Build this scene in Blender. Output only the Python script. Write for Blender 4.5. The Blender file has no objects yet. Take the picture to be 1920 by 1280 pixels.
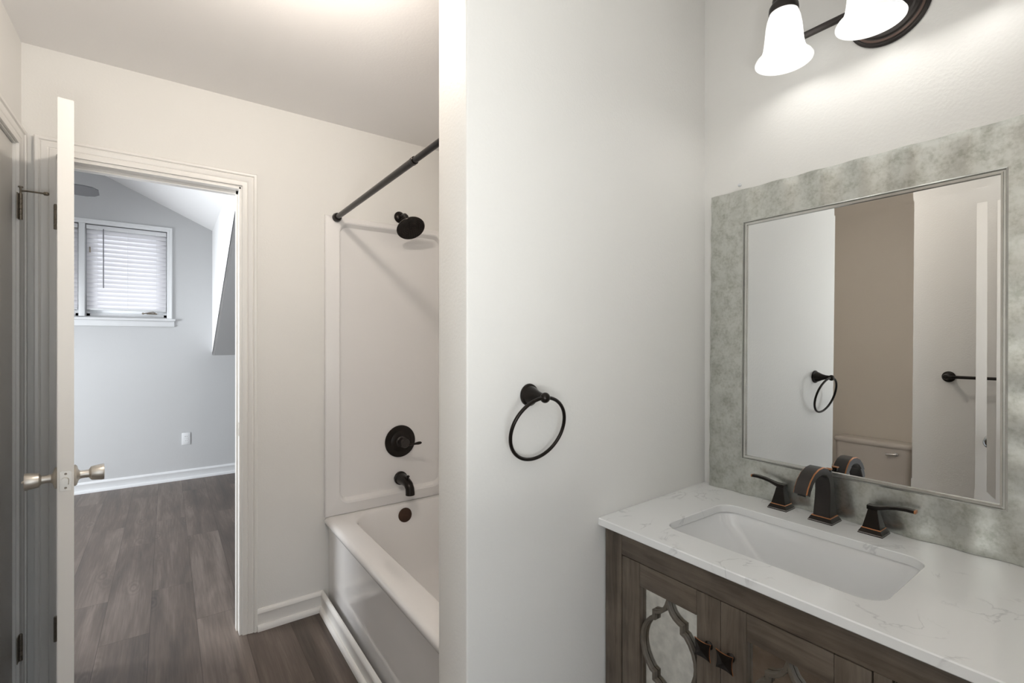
import bpy, bmesh, math, random
from mathutils import Vector, Matrix
random.seed(7)
C = bpy.context.scene.collection
SC = bpy.context.scene

# ------------------------------------------------------------------ camera, world, lights, exposure
# origin of the place = point below/at the lens: X runs along the door wall, Y along the mirror wall,
# Z = 0 at eye height (the floor is FZ = -1.33)
FZ = -1.33
CZ = 1.106
cam_d = bpy.data.cameras.new('camera'); cam = bpy.data.objects.new('camera', cam_d); C.objects.link(cam)
cam_d.sensor_width = 36.0
cam_d.lens = 896 * 36.0 / 1920
cam_d.shift_y = 2 / 1920
cam_d.clip_start = 0.02
cam.location = (0, 0, 0)
cam.rotation_euler = (math.radians(90), 0, -math.atan(647 / 896))
SC.camera = cam
SC.view_settings.view_transform = 'Standard'
SC.view_settings.look = 'None'
SC.view_settings.gamma = 1
SC.view_settings.use_curve_mapping = False
SC.view_settings.exposure = 0.82

W = bpy.data.worlds.new('world'); SC.world = W; W.use_nodes = True
wn = W.node_tree.nodes; bgn = wn['Background']
bgn.inputs[0].default_value = (0.86, 0.93, 1.0, 1); bgn.inputs[1].default_value = 1.3


def area_light(name, loc, rot, sx, sy, power, col):
    d = bpy.data.lights.new(name, 'AREA'); d.shape = 'RECTANGLE'; d.size = sx; d.size_y = sy
    d.energy = power; d.color = col
    o = bpy.data.objects.new(name, d); C.objects.link(o); o.location = loc; o.rotation_euler = rot
    return o


def point_light(name, loc, power, col, r):
    d = bpy.data.lights.new(name, 'POINT'); d.energy = power; d.color = col; d.shadow_soft_size = r
    o = bpy.data.objects.new(name, d); C.objects.link(o); o.location = loc
    return o


R = math.radians
# fill lamp outside an added, unseen side opening; then daylight through the dormer windows
area_light('bedroom_side_fill', (-3.25, 3.9, -0.05), (0, R(-112), 0), 1.5, 1.3, 115, (0.92, 0.96, 1.0))
area_light('daylight_dormer', (-0.61, 6.0, 0.66), (R(-90), 0, 0), 1.3, 0.95, 8, (0.98, 0.97, 1.0))
# added fill lamp behind the camera, aimed up to bounce off the ceiling
area_light('bounce_fill_light', (0.02, -0.38, -0.30), (R(176), 0, 0), 0.6, 0.3, 14, (0.98, 1.0, 0.985))

# ------------------------------------------------------------------ materials


def mat(name, col, rough=0.5, metal=0.0, bump=0.0, bscale=200.0, spec=0.5, coat=0.0, vary=0.0, vscale=3.0, col2=None):
    m = bpy.data.materials.new(name); m.use_nodes = True
    nt = m.node_tree; b = nt.nodes['Principled BSDF']
    b.inputs['Base Color'].default_value = (*col, 1)
    b.inputs['Roughness'].default_value = rough
    b.inputs['Metallic'].default_value = metal
    b.inputs['Specular IOR Level'].default_value = spec
    b.inputs['Coat Weight'].default_value = coat
    b.inputs['Coat Roughness'].default_value = 0.08
    tc = nt.nodes.new('ShaderNodeTexCoord')
    n = nt.nodes.new('ShaderNodeTexNoise'); n.inputs['Scale'].default_value = vscale; n.inputs['Detail'].default_value = 4
    nt.links.new(tc.outputs['Object'], n.inputs['Vector'])
    cr = nt.nodes.new('ShaderNodeValToRGB')
    c2 = col2 if col2 else tuple(max(0, c * (1 - vary)) for c in col)
    cr.color_ramp.elements[0].position = 0.3; cr.color_ramp.elements[0].color = (*c2, 1)
    cr.color_ramp.elements[1].position = 0.7; cr.color_ramp.elements[1].color = (*col, 1)
    nt.links.new(n.outputs['Fac'], cr.inputs['Fac']); nt.links.new(cr.outputs['Color'], b.inputs['Base Color'])
    if bump > 0:
        n2 = nt.nodes.new('ShaderNodeTexNoise'); n2.inputs['Scale'].default_value = bscale; n2.inputs['Detail'].default_value = 2
        nt.links.new(tc.outputs['Object'], n2.inputs['Vector'])
        bp = nt.nodes.new('ShaderNodeBump'); bp.inputs['Strength'].default_value = bump; bp.inputs['Distance'].default_value = 0.002
        nt.links.new(n2.outputs['Fac'], bp.inputs['Height']); nt.links.new(bp.outputs['Normal'], b.inputs['Normal'])
    return m


M_WALL = mat('wall_paint', (0.79, 0.775, 0.745), 0.55, bump=0.25, bscale=140, vary=0.012)
M_RECESS = mat('recess_beige', (0.80, 0.75, 0.68), 0.6, bump=0.25, bscale=140, vary=0.012)  # recess walls in a warmer tone than the other walls
M_BED = mat('bedroom_paint', (0.52, 0.525, 0.53), 0.6, bump=0.2, bscale=140, vary=0.012)
M_CEIL = mat('ceiling_paint', (0.88, 0.86, 0.845), 0.75, bump=0.2, bscale=120, vary=0.01)
M_CEILB = mat('bedroom_ceiling_paint', (0.86, 0.86, 0.86), 0.8, bump=0.3, bscale=120, vary=0.01)
M_TRIM = mat('trim_paint', (0.82, 0.80, 0.77), 0.35, vary=0.01)
M_DOOR = mat('door_paint', (0.82, 0.80, 0.765), 0.4, vary=0.01)
M_ACRYL = mat('white_acrylic', (0.80, 0.78, 0.765), 0.09, vary=0.01, coat=0.3)
M_SURR = mat('surround_acrylic', (0.80, 0.78, 0.765), 0.28, vary=0.01)
M_PORC = mat('white_porcelain', (0.83, 0.83, 0.83), 0.08, vary=0.005, coat=0.5)
M_TOILET = mat('cream_porcelain', (0.70, 0.66, 0.62), 0.2, vary=0.01, coat=0.3)
M_BRONZE = mat('oil_rubbed_bronze', (0.022, 0.017, 0.014), 0.28, metal=0.65, vary=0.4, vscale=30)
M_BRONZE_S = mat('dark_bronze_soft', (0.055, 0.048, 0.045), 0.38, metal=0.7, vary=0.25, vscale=20)
M_BROWN = mat('brown_bronze', (0.075, 0.04, 0.026), 0.4, metal=0.6, vary=0.3, vscale=30)
M_COPPER = mat('worn_copper_edge', (0.62, 0.27, 0.12), 0.35, metal=0.85, vary=0.35, vscale=60)
M_NICKEL = mat('satin_nickel', (0.66, 0.62, 0.56), 0.36, metal=0.8, vary=0.08, vscale=15)
M_HINGE = mat('aged_nickel', (0.30, 0.26, 0.21), 0.4, metal=0.8, vary=0.2, vscale=40)
M_CHROME = mat('chrome', (0.6, 0.6, 0.6), 0.12, metal=1.0)
M_DARK = mat('dark_gap', (0.02, 0.018, 0.015), 0.8)
M_PLASTIC = mat('white_plastic', (0.72, 0.73, 0.74), 0.35)
M_FANW = mat('fan_blade_grey', (0.10, 0.10, 0.105), 0.5, vary=0.05)
M_WAND = mat('wand_grey', (0.18, 0.18, 0.19), 0.3)
M_VINYL = mat('window_vinyl', (0.78, 0.79, 0.80), 0.35)


def wood(name, c1, c2, stretch, rough=0.5):
    m = bpy.data.materials.new(name); m.use_nodes = True
    nt = m.node_tree; b = nt.nodes['Principled BSDF']; b.inputs['Roughness'].default_value = rough
    tc = nt.nodes.new('ShaderNodeTexCoord'); mp = nt.nodes.new('ShaderNodeMapping'); mp.inputs['Scale'].default_value = stretch
    nt.links.new(tc.outputs['Object'], mp.inputs['Vector'])
    n = nt.nodes.new('ShaderNodeTexNoise'); n.inputs['Scale'].default_value = 1.0; n.inputs['Detail'].default_value = 8
    n.inputs['Roughness'].default_value = 0.62; n.inputs['Distortion'].default_value = 0.6
    nt.links.new(mp.outputs['Vector'], n.inputs['Vector'])
    n3 = nt.nodes.new('ShaderNodeTexNoise'); n3.inputs['Scale'].default_value = 14; n3.inputs['Detail'].default_value = 3
    nt.links.new(tc.outputs['Object'], n3.inputs['Vector'])
    mx = nt.nodes.new('ShaderNodeMath'); mx.operation = 'ADD'
    ml = nt.nodes.new('ShaderNodeMath'); ml.operation = 'MULTIPLY'; ml.inputs[1].default_value = 0.45
    nt.links.new(n3.outputs['Fac'], ml.inputs[0]); nt.links.new(n.outputs['Fac'], mx.inputs[0]); nt.links.new(ml.outputs[0], mx.inputs[1])
    cr = nt.nodes.new('ShaderNodeValToRGB')
    cr.color_ramp.elements[0].position = 0.50; cr.color_ramp.elements[0].color = (*c1, 1)
    cr.color_ramp.elements[1].position = 0.95; cr.color_ramp.elements[1].color = (*c2, 1)
    nt.links.new(mx.outputs[0], cr.inputs['Fac']); nt.links.new(cr.outputs['Color'], b.inputs['Base Color'])
    bp = nt.nodes.new('ShaderNodeBump'); bp.inputs['Strength'].default_value = 0.25; bp.inputs['Distance'].default_value = 0.001
    nt.links.new(n.outputs['Fac'], bp.inputs['Height']); nt.links.new(bp.outputs['Normal'], b.inputs['Normal'])
    return m


WC1, WC2 = (0.054, 0.040, 0.029), (0.158, 0.124, 0.094)
M_WOODV = wood('grey_brown_wood_upright', WC1, WC2, (60, 60, 5))
M_WOODH = wood('grey_brown_wood_level', WC1, WC2, (60, 5, 60))


def floor_mat():
    m = bpy.data.materials.new('vinyl_planks'); m.use_nodes = True
    nt = m.node_tree; b = nt.nodes['Principled BSDF']; L = nt.links.new
    tc = nt.nodes.new('ShaderNodeTexCoord')
    mp = nt.nodes.new('ShaderNodeMapping'); mp.inputs['Rotation'].default_value = (0, 0, R(90)); mp.inputs['Location'].default_value = (0.31, 0.065, 0)
    L(tc.outputs['Object'], mp.inputs['Vector'])
    br = nt.nodes.new('ShaderNodeTexBrick'); br.offset = 0.37; br.offset_frequency = 2
    br.inputs['Scale'].default_value = 1.0; br.inputs['Brick Width'].default_value = 1.22; br.inputs['Row Height'].default_value = 0.18
    br.inputs['Mortar Size'].default_value = 0.0012; br.inputs['Mortar Smooth'].default_value = 0.2
    br.inputs['Color1'].default_value = (0.1, 0.1, 0.1, 1); br.inputs['Color2'].default_value = (0.9, 0.9, 0.9, 1)
    br.inputs['Mortar'].default_value = (0.5, 0.5, 0.5, 1)
    L(mp.outputs['Vector'], br.inputs['Vector'])
    # grain: long streaks along Y, shifted from plank to plank
    sep = nt.nodes.new('ShaderNodeSeparateXYZ'); L(tc.outputs['Object'], sep.inputs[0])
    add = nt.nodes.new('ShaderNodeMath'); add.operation = 'MULTIPLY_ADD'; add.inputs[1].default_value = 7.0
    L(br.outputs['Color'], add.inputs[0]); L(sep.outputs['Y'], add.inputs[2])
    cb = nt.nodes.new('ShaderNodeCombineXYZ'); L(sep.outputs['X'], cb.inputs['X']); L(add.outputs[0], cb.inputs['Y']); L(br.outputs['Color'], cb.inputs['Z'])
    m1 = nt.nodes.new('ShaderNodeMapping'); m1.inputs['Scale'].default_value = (11, 1.1, 3); L(cb.outputs[0], m1.inputs['Vector'])
    g1 = nt.nodes.new('ShaderNodeTexNoise'); g1.inputs['Scale'].default_value = 1; g1.inputs['Detail'].default_value = 5; g1.inputs['Distortion'].default_value = 0.7
    L(m1.outputs[0], g1.inputs['Vector'])
    m2 = nt.nodes.new('ShaderNodeMapping'); m2.inputs['Scale'].default_value = (150, 6, 3); L(cb.outputs[0], m2.inputs['Vector'])
    g2 = nt.nodes.new('ShaderNodeTexNoise'); g2.inputs['Scale'].default_value = 1; g2.inputs['Detail'].default_value = 4; L(m2.outputs[0], g2.inputs['Vector'])
    # knots and cathedral rings
    m3 = nt.nodes.new('ShaderNodeMapping'); m3.inputs['Scale'].default_value = (5.5, 1.9, 1); L(cb.outputs[0], m3.inputs['Vector'])
    vo = nt.nodes.new('ShaderNodeTexVoronoi'); vo.inputs['Scale'].default_value = 1.3; L(m3.outputs[0], vo.inputs['Vector'])
    sn = nt.nodes.new('ShaderNodeMath'); sn.operation = 'MULTIPLY'; sn.inputs[1].default_value = 55; L(vo.outputs['Distance'], sn.inputs[0])
    ds = nt.nodes.new('ShaderNodeMath'); ds.operation = 'MULTIPLY_ADD'; ds.inputs[1].default_value = 9; L(g1.outputs['Fac'], ds.inputs[0]); L(sn.outputs[0], ds.inputs[2])
    si = nt.nodes.new('ShaderNodeMath'); si.operation = 'SINE'; L(ds.outputs[0], si.inputs[0])
    inv = nt.nodes.new('ShaderNodeMapRange'); inv.inputs['From Min'].default_value = 0.0; inv.inputs['From Max'].default_value = 0.33
    inv.inputs['To Min'].default_value = 1.0; inv.inputs['To Max'].default_value = 0.0; L(vo.outputs['Distance'], inv.inputs['Value'])
    kn = nt.nodes.new('ShaderNodeMath'); kn.operation = 'MULTIPLY'; L(si.outputs[0], kn.inputs[0]); L(inv.outputs[0], kn.inputs[1])
    s1 = nt.nodes.new('ShaderNodeMath'); s1.operation = 'MULTIPLY_ADD'; s1.inputs[1].default_value = 0.35; L(g2.outputs['Fac'], s1.inputs[0]); L(g1.outputs['Fac'], s1.inputs[2])
    s2 = nt.nodes.new('ShaderNodeMath'); s2.operation = 'MULTIPLY_ADD'; s2.inputs[1].default_value = 0.11; L(br.outputs['Color'], s2.inputs[0]); L(s1.outputs[0], s2.inputs[2])
    s3 = nt.nodes.new('ShaderNodeMath'); s3.operation = 'MULTIPLY_ADD'; s3.inputs[1].default_value = 0.09; L(kn.outputs[0], s3.inputs[0]); L(s2.outputs[0], s3.inputs[2])
    cr = nt.nodes.new('ShaderNodeValToRGB')
    cr.color_ramp.elements[0].position = 0.42; cr.color_ramp.elements[0].color = (0.050, 0.038, 0.031, 1)
    cr.color_ramp.elements[1].position = 1.02; cr.color_ramp.elements[1].color = (0.215, 0.174, 0.147, 1)
    e = cr.color_ramp.elements.new(0.74); e.color = (0.118, 0.090, 0.073, 1)
    L(s3.outputs[0], cr.inputs['Fac'])
    mo = nt.nodes.new('ShaderNodeMixRGB'); mo.blend_type = 'MULTIPLY'; mo.inputs['Color2'].default_value = (0.45, 0.42, 0.4, 1)
    L(br.outputs['Fac'], mo.inputs['Fac']); L(cr.outputs['Color'], mo.inputs['Color1']); L(mo.outputs[0], b.inputs['Base Color'])
    rr = nt.nodes.new('ShaderNodeMapRange'); rr.inputs['To Min'].default_value = 0.34; rr.inputs['To Max'].default_value = 0.46
    L(g1.outputs['Fac'], rr.inputs['Value']); L(rr.outputs[0], b.inputs['Roughness'])
    b.inputs['Specular IOR Level'].default_value = 0.4
    bp = nt.nodes.new('ShaderNodeBump'); bp.inputs['Strength'].default_value = 0.3; bp.inputs['Distance'].default_value = 0.0012
    L(s1.outputs[0], bp.inputs['Height']); L(bp.outputs['Normal'], b.inputs['Normal'])
    return m


M_FLOOR = floor_mat()


def quartz_mat():
    m = mat('white_quartz', (0.84, 0.84, 0.835), 0.16, coat=0.15)
    nt = m.node_tree; b = nt.nodes['Principled BSDF']; L = nt.links.new
    tc = nt.nodes.new('ShaderNodeTexCoord')
    n = nt.nodes.new('ShaderNodeTexNoise'); n.inputs['Scale'].default_value = 7; n.inputs['Detail'].default_value = 7; n.inputs['Distortion'].default_value = 1.2
    L(tc.outputs['Object'], n.inputs['Vector'])
    su = nt.nodes.new('ShaderNodeMath'); su.operation = 'SUBTRACT'; su.inputs[1].default_value = 0.5; L(n.outputs['Fac'], su.inputs[0])
    ab = nt.nodes.new('ShaderNodeMath'); ab.operation = 'ABSOLUTE'; L(su.outputs[0], ab.inputs[0])
    v = nt.nodes.new('ShaderNodeMapRange'); v.inputs['From Max'].default_value = 0.016; v.inputs['To Min'].default_value = 1; v.inputs['To Max'].default_value = 0
    L(ab.outputs[0], v.inputs['Value'])
    k = nt.nodes.new('ShaderNodeTexNoise'); k.inputs['Scale'].default_value = 9; k.inputs['Detail'].default_value = 2; L(tc.outputs['Object'], k.inputs['Vector'])
    kr = nt.nodes.new('ShaderNodeMapRange'); kr.inputs['From Min'].default_value = 0.50; kr.inputs['From Max'].default_value = 0.60; L(k.outputs['Fac'], kr.inputs['Value'])
    mu = nt.nodes.new('ShaderNodeMath'); mu.operation = 'MULTIPLY'; L(v.outputs[0], mu.inputs[0]); L(kr.outputs[0], mu.inputs[1])
    mm = nt.nodes.new('ShaderNodeMath'); mm.operation = 'MULTIPLY'; mm.inputs[1].default_value = 0.42; L(mu.outputs[0], mm.inputs[0])
    mx = nt.nodes.new('ShaderNodeMixRGB'); mx.inputs['Color1'].default_value = (0.84, 0.84, 0.835, 1); mx.inputs['Color2'].default_value = (0.42, 0.42, 0.43, 1)
    L(mm.outputs[0], mx.inputs['Fac']); L(mx.outputs[0], b.inputs['Base Color'])
    return m


M_QUARTZ = quartz_mat()


def leaf_mat():
    m = bpy.data.materials.new('mottled_silver_leaf'); m.use_nodes = True
    nt = m.node_tree; b = nt.nodes['Principled BSDF']; L = nt.links.new
    b.inputs['Metallic'].default_value = 0.9; b.inputs['Roughness'].default_value = 0.33
    tc = nt.nodes.new('ShaderNodeTexCoord')
    a = nt.nodes.new('ShaderNodeTexNoise'); a.inputs['Scale'].default_value = 26; a.inputs['Detail'].default_value = 8; a.inputs['Roughness'].default_value = 0.7
    a2 = nt.nodes.new('ShaderNodeTexNoise'); a2.inputs['Scale'].default_value = 140; a2.inputs['Detail'].default_value = 4
    L(tc.outputs['Object'], a.inputs['Vector']); L(tc.outputs['Object'], a2.inputs['Vector'])
    s = nt.nodes.new('ShaderNodeMath'); s.operation = 'MULTIPLY_ADD'; s.inputs[1].default_value = 0.45; L(a2.outputs['Fac'], s.inputs[0]); L(a.outputs['Fac'], s.inputs[2])
    cr = nt.nodes.new('ShaderNodeValToRGB')
    cr.color_ramp.elements[0].position = 0.56; cr.color_ramp.elements[0].color = (0.43, 0.44, 0.395, 1)
    cr.color_ramp.elements[1].position = 0.82; cr.color_ramp.elements[1].color = (0.615, 0.625, 0.59, 1)
    e = cr.color_ramp.elements.new(0.69); e.color = (0.54, 0.55, 0.51, 1)
    L(s.outputs[0], cr.inputs['Fac']); L(cr.outputs['Color'], b.inputs['Base Color'])
    rr = nt.nodes.new('ShaderNodeMapRange'); rr.inputs['To Min'].default_value = 0.27; rr.inputs['To Max'].default_value = 0.33
    L(a.outputs['Fac'], rr.inputs['Value']); L(rr.outputs[0], b.inputs['Roughness'])
    return m


M_LEAF = leaf_mat()
M_LIP = mat('silver_lip', (0.60, 0.60, 0.57), 0.25, metal=0.8, vary=0.1, vscale=30)
M_MIRROR = mat('mirror_silver', (0.77, 0.78, 0.78), 0.0, metal=1.0)


def antique_mirror():
    m = mat('antique_mirror', (0.80, 0.78, 0.72), 0.12, metal=1.0, vary=0.28, vscale=45)
    return m


M_ANTIQ = antique_mirror()
M_FRET = mat('fretwork_grey_wood', (0.125, 0.105, 0.082), 0.45, vary=0.35, vscale=40)


def glass_pane():
    m = bpy.data.materials.new('window_glass'); m.use_nodes = True
    nt = m.node_tree
    for n in list(nt.nodes):
        if n.type != 'OUTPUT_MATERIAL': nt.nodes.remove(n)
    out = [n for n in nt.nodes][0]
    t = nt.nodes.new('ShaderNodeBsdfTransparent'); t.inputs[0].default_value = (0.95, 0.97, 0.97, 1)
    g = nt.nodes.new('ShaderNodeBsdfGlossy'); g.inputs['Roughness'].default_value = 0.02
    f = nt.nodes.new('ShaderNodeFresnel'); f.inputs[0].default_value = 1.45
    mx = nt.nodes.new('ShaderNodeMixShader')
    nt.links.new(f.outputs[0], mx.inputs[0]); nt.links.new(t.outputs[0], mx.inputs[1]); nt.links.new(g.outputs[0], mx.inputs[2])
    nt.links.new(mx.outputs[0], out.inputs[0])
    return m


M_GLASS = glass_pane()


def translucent(name, col, w, emis=0.0, ecol=(1, 1, 1), rough=0.35):
    m = bpy.data.materials.new(name); m.use_nodes = True
    nt = m.node_tree; b = nt.nodes['Principled BSDF']
    b.inputs['Base Color'].default_value = (*col, 1); b.inputs['Roughness'].default_value = rough
    b.inputs['Emission Color'].default_value = (*ecol, 1); b.inputs['Emission Strength'].default_value = emis
    out = [n for n in nt.nodes if n.type == 'OUTPUT_MATERIAL'][0]
    t = nt.nodes.new('ShaderNodeBsdfTranslucent'); t.inputs[0].default_value = (*col, 1)
    mx = nt.nodes.new('ShaderNodeMixShader'); mx.inputs[0].default_value = w
    nt.links.new(b.outputs[0], mx.inputs[1]); nt.links.new(t.outputs[0], mx.inputs[2]); nt.links.new(mx.outputs[0], out.inputs[0])
    return m


M_SLAT = translucent('blind_slat', (0.88, 0.87, 0.89), 0.24)
M_SHADE = translucent('opal_glass_shade', (0.86, 0.86, 0.85), 0.45, emis=0.3, ecol=(1, 1, 0.99), rough=0.25)
M_BULB = translucent('lit_bulb', (0.9, 0.9, 0.9), 0.1, emis=0.8, ecol=(1, 0.98, 0.94))
M_DOME = translucent('lit_dome', (0.9, 0.88, 0.84), 0.3, emis=0.8, ecol=(1, 0.90, 0.78))

# ------------------------------------------------------------------ mesh helpers


def obj(name, bm, mats, parent=None, sharp=32, smooth=True):
    bmesh.ops.recalc_face_normals(bm, faces=bm.faces[:])
    if smooth:
        for f in bm.faces: f.smooth = True
        for e in bm.edges:
            if len(e.link_faces) == 2:
                e.smooth = e.calc_face_angle(0) < R(sharp)
    me = bpy.data.meshes.new(name); bm.to_mesh(me); bm.free()
    o = bpy.data.objects.new(name, me); C.objects.link(o)
    if not isinstance(mats, (list, tuple)): mats = [mats]
    for m in mats: me.materials.append(m)
    if parent is not None:
        bpy.context.view_layer.update()
        o.parent = parent
        o.matrix_parent_inverse = parent_world(parent).inverted()
    return o


def parent_world(p):
    mw = p.matrix_basis.copy()
    if p.parent: mw = parent_world(p.parent) @ p.matrix_parent_inverse @ mw
    return mw


def thing(name, label, cat, loc=(0, 0, 0), group=None):
    o = bpy.data.objects.new(name, None); C.objects.link(o)
    o.empty_display_size = 0.05; o.location = loc
    tag(o, label, cat, group)
    return o


def tag(o, label, cat, group=None):
    o['label'] = label; o['category'] = cat
    if group: o['group'] = group
    return o


def struct(name, bm, m, parent=None, **k):
    o = obj(name, bm, m, parent, **k)
    if parent is None: o['kind'] = 'structure'
    return o


def box(bm, x0, x1, y0, y1, z0, z1, bev=0.0, mi=0, seg=2):
    v = [bm.verts.new(p) for p in ((x0, y0, z0), (x1, y0, z0), (x1, y1, z0), (x0, y1, z0), (x0, y0, z1), (x1, y0, z1), (x1, y1, z1), (x0, y1, z1))]
    fs = [bm.faces.new([v[i] for i in q]) for q in ((0, 3, 2, 1), (4, 5, 6, 7), (0, 1, 5, 4), (1, 2, 6, 5), (2, 3, 7, 6), (3, 0, 4, 7))]
    for f in fs: f.material_index = mi
    if bev > 0:
        es = list({e for f in fs for e in f.edges})
        r = bmesh.ops.bevel(bm, geom=es, offset=bev, segments=seg, affect='EDGES', profile=0.5)
        for f in r['faces']: f.material_index = mi
    return bm


def B(*a, **k):
    return box(bmesh.new(), *a, **k)


def poly(bm, pts, mi=0):
    f = bm.faces.new([bm.verts.new(p) for p in pts]); f.material_index = mi
    return f


def prism(bm, pts, vec, mi=0):
    a = [bm.verts.new(p) for p in pts]; b = [bm.verts.new(Vector(p) + Vector(vec)) for p in pts]
    n = len(a)
    fs = [bm.faces.new(a), bm.faces.new(b[::-1])]
    for i in range(n): fs.append(bm.faces.new((a[i], a[(i + 1) % n], b[(i + 1) % n], b[i])))
    for f in fs: f.material_index = mi
    return fs


def frame_of(d, up=None):
    d = Vector(d).normalized()
    u = Vector(up) if up else (Vector((0, 0, 1)) if abs(d.z) < 0.95 else Vector((1, 0, 0)))
    a = d.cross(u).normalized(); b = a.cross(d).normalized()
    return a, b


def tube(bm, pts, r, n=16, closed=False, caps=True, mi=0):
    pts = [Vector(p) for p in pts]; m = len(pts); rs = r if isinstance(r, (list, tuple)) else [r] * m
    rings = []; ref = None
    for i, p in enumerate(pts):
        if closed: d = pts[(i + 1) % m] - pts[i - 1]
        else: d = pts[min(i + 1, m - 1)] - pts[max(i - 1, 0)]
        d.normalize()
        if ref is None: a, b = frame_of(d)
        else:
            a = (ref - d * ref.dot(d)).normalized(); b = a.cross(d).normalized() * -1
            b = d.cross(a).normalized()
        ref = a
        rings.append([bm.verts.new(p + a * math.cos(t) * rs[i] + d.cross(a) * math.sin(t) * rs[i]) for t in [2 * math.pi * k / n for k in range(n)]])
    for i in range(m if closed else m - 1):
        A = rings[i]; Bn = rings[(i + 1) % m]
        for k in range(n):
            f = bm.faces.new((A[k], A[(k + 1) % n], Bn[(k + 1) % n], Bn[k])); f.material_index = mi
    if caps and not closed:
        f = bm.faces.new(rings[0][::-1]); f.material_index = mi
        f = bm.faces.new(rings[-1]); f.material_index = mi
    return bm


def lathe(bm, prof, org, axis, n=32, mi=0, sx=1.0, sy=1.0, up=None, cap=True):
    """prof: list of (radius, distance along axis)"""
    org = Vector(org); d = Vector(axis).normalized(); a, b = frame_of(d, up)
    rings = []
    for r, h in prof:
        if r < 1e-6: rings.append([bm.verts.new(org + d * h)])
        else: rings.append([bm.verts.new(org + d * h + a * math.cos(t) * r * sx + b * math.sin(t) * r * sy) for t in [2 * math.pi * k / n for k in range(n)]])
    for A, Bn in zip(rings, rings[1:]):
        for k in range(n):
            if len(A) == 1 and len(Bn) == 1: continue
            if len(A) == 1: q = (A[0], Bn[(k + 1) % n], Bn[k])
            elif len(Bn) == 1: q = (A[k], A[(k + 1) % n], Bn[0])
            else: q = (A[k], A[(k + 1) % n], Bn[(k + 1) % n], Bn[k])
            f = bm.faces.new(q); f.material_index = mi
    if cap:
        for rg in (rings[0], rings[-1]):
            if len(rg) > 1:
                f = bm.faces.new(rg); f.material_index = mi
    return bm


def loft(bm, loops, cap0=False, cap1=False, mi=0, closed=True):
    vs = [[bm.verts.new(p) for p in l] for l in loops]; n = len(vs[0])
    for A, Bn in zip(vs, vs[1:]):
        for k in range(n if closed else n - 1):
            f = bm.faces.new((A[k], A[(k + 1) % n], Bn[(k + 1) % n], Bn[k])); f.material_index = mi
    if cap0: bm.faces.new(vs[0][::-1]).material_index = mi
    if cap1: bm.faces.new(vs[-1]).material_index = mi
    return vs


def rrect(x0, x1, y0, y1, r, z=None, k=8):
    pts = []
    for cx, cy, a0 in ((x1 - r, y1 - r, 0), (x0 + r, y1 - r, 90), (x0 + r, y0 + r, 180), (x1 - r, y0 + r, 270)):
        for i in range(k + 1):
            a = R(a0 + 90 * i / k); pts.append((cx + r * math.cos(a), cy + r * math.sin(a)))
    if z is None: return pts
    return [(x, y, z) for x, y in pts]


def sweep_xy(bm, path, prof, side=1, mi=0):
    """profile (out, z) swept along a flat polyline, mitred; out = to the left of travel * side"""
    P = [Vector((p[0], p[1])) for p in path]; rings = []
    for i, p in enumerate(P):
        ds = []
        if i > 0: ds.append((P[i] - P[i - 1]).normalized())
        if i < len(P) - 1: ds.append((P[i + 1] - P[i]).normalized())
        ns = [Vector((-d.y, d.x)) * side for d in ds]
        nn = ns[0] if len(ns) == 1 else (ns[0] + ns[1]).normalized()
        s = 1.0 if len(ns) == 1 else 1.0 / max(0.3, nn.dot(ns[0]))
        rings.append([bm.verts.new((p.x + nn.x * o * s, p.y + nn.y * o * s, z)) for o, z in prof])
    n = len(prof)
    for A, Bn in zip(rings, rings[1:]):
        for k in range(n): bm.faces.new((A[k], A[(k + 1) % n], Bn[(k + 1) % n], Bn[k])).material_index = mi
    bm.faces.new(rings[0]); bm.faces.new(rings[-1][::-1])
    return bm


def casing(bm, u0, u1, ztop, zbot, mp, prof):
    """three-sided door casing; u0,u1,ztop = opening; prof = (outward offset, thickness); mp(u,thick,z)->xyz"""
    rings = []
    for key in range(4):
        ring = []
        for o, t in prof:
            if key == 0: p = (u0 - o, zbot)
            elif key == 1: p = (u0 - o, ztop + o)
            elif key == 2: p = (u1 + o, ztop + o)
            else: p = (u1 + o, zbot)
            ring.append(bm.verts.new(mp(p[0], t, p[1])))
        rings.append(ring)
    n = len(prof)
    for A, Bn in zip(rings, rings[1:]):
        for k in range(n): bm.faces.new((A[k], A[(k + 1) % n], Bn[(k + 1) % n], Bn[k]))
    bm.faces.new(rings[0]); bm.faces.new(rings[-1][::-1])
    return bm


CPROF = [(0, 0), (0, 0.008), (0.006, 0.010), (0.018, 0.011), (0.021, 0.0085), (0.025, 0.012), (0.040, 0.015), (0.044, 0.0125), (0.048, 0.0175), (0.056, 0.019), (0.060, 0.016), (0.060, 0)]
BPROF = [(0, 0.097), (0.006, 0.097), (0.010, 0.092), (0.013, 0.088), (0.014, 0.078), (0.0105, 0.072), (0.0105, 0.026), (0.018, 0.025), (0.023, 0.019), (0.025, 0.010), (0.025, 0.0), (0, 0.0)]
BPROFZ = [(o, z + FZ) for o, z in BPROF]

# ------------------------------------------------------------------ key places
YB = 2.485          # door wall
YB2 = 2.60          # its bedroom side
XL = -0.435         # left wall
XM = 1.406          # mirror wall
YF = -0.09          # entry wall
STX = 0.4945        # end of the partition
def YR(x): return 0.861 + (x - 0.894) * 0.0469     # vanity face of the partition (not quite square)
YT = 0.967          # tub face of the partition
DX0, DX1, DZ = -0.345, 0.272, 0.706                 # bedroom door opening
BW = 5.635          # far bedroom wall

# ------------------------------------------------------------------ floor and ceiling
struct('floor', B(-3.1, 3.0, -2.2, 5.75, FZ - 0.05, FZ), M_FLOOR)
bm = bmesh.new(); box(bm, -1.7, XM + 0.12, YF - 0.12, YB2, CZ, CZ + 0.06)
struct('ceiling', bm, M_CEIL)

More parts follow.
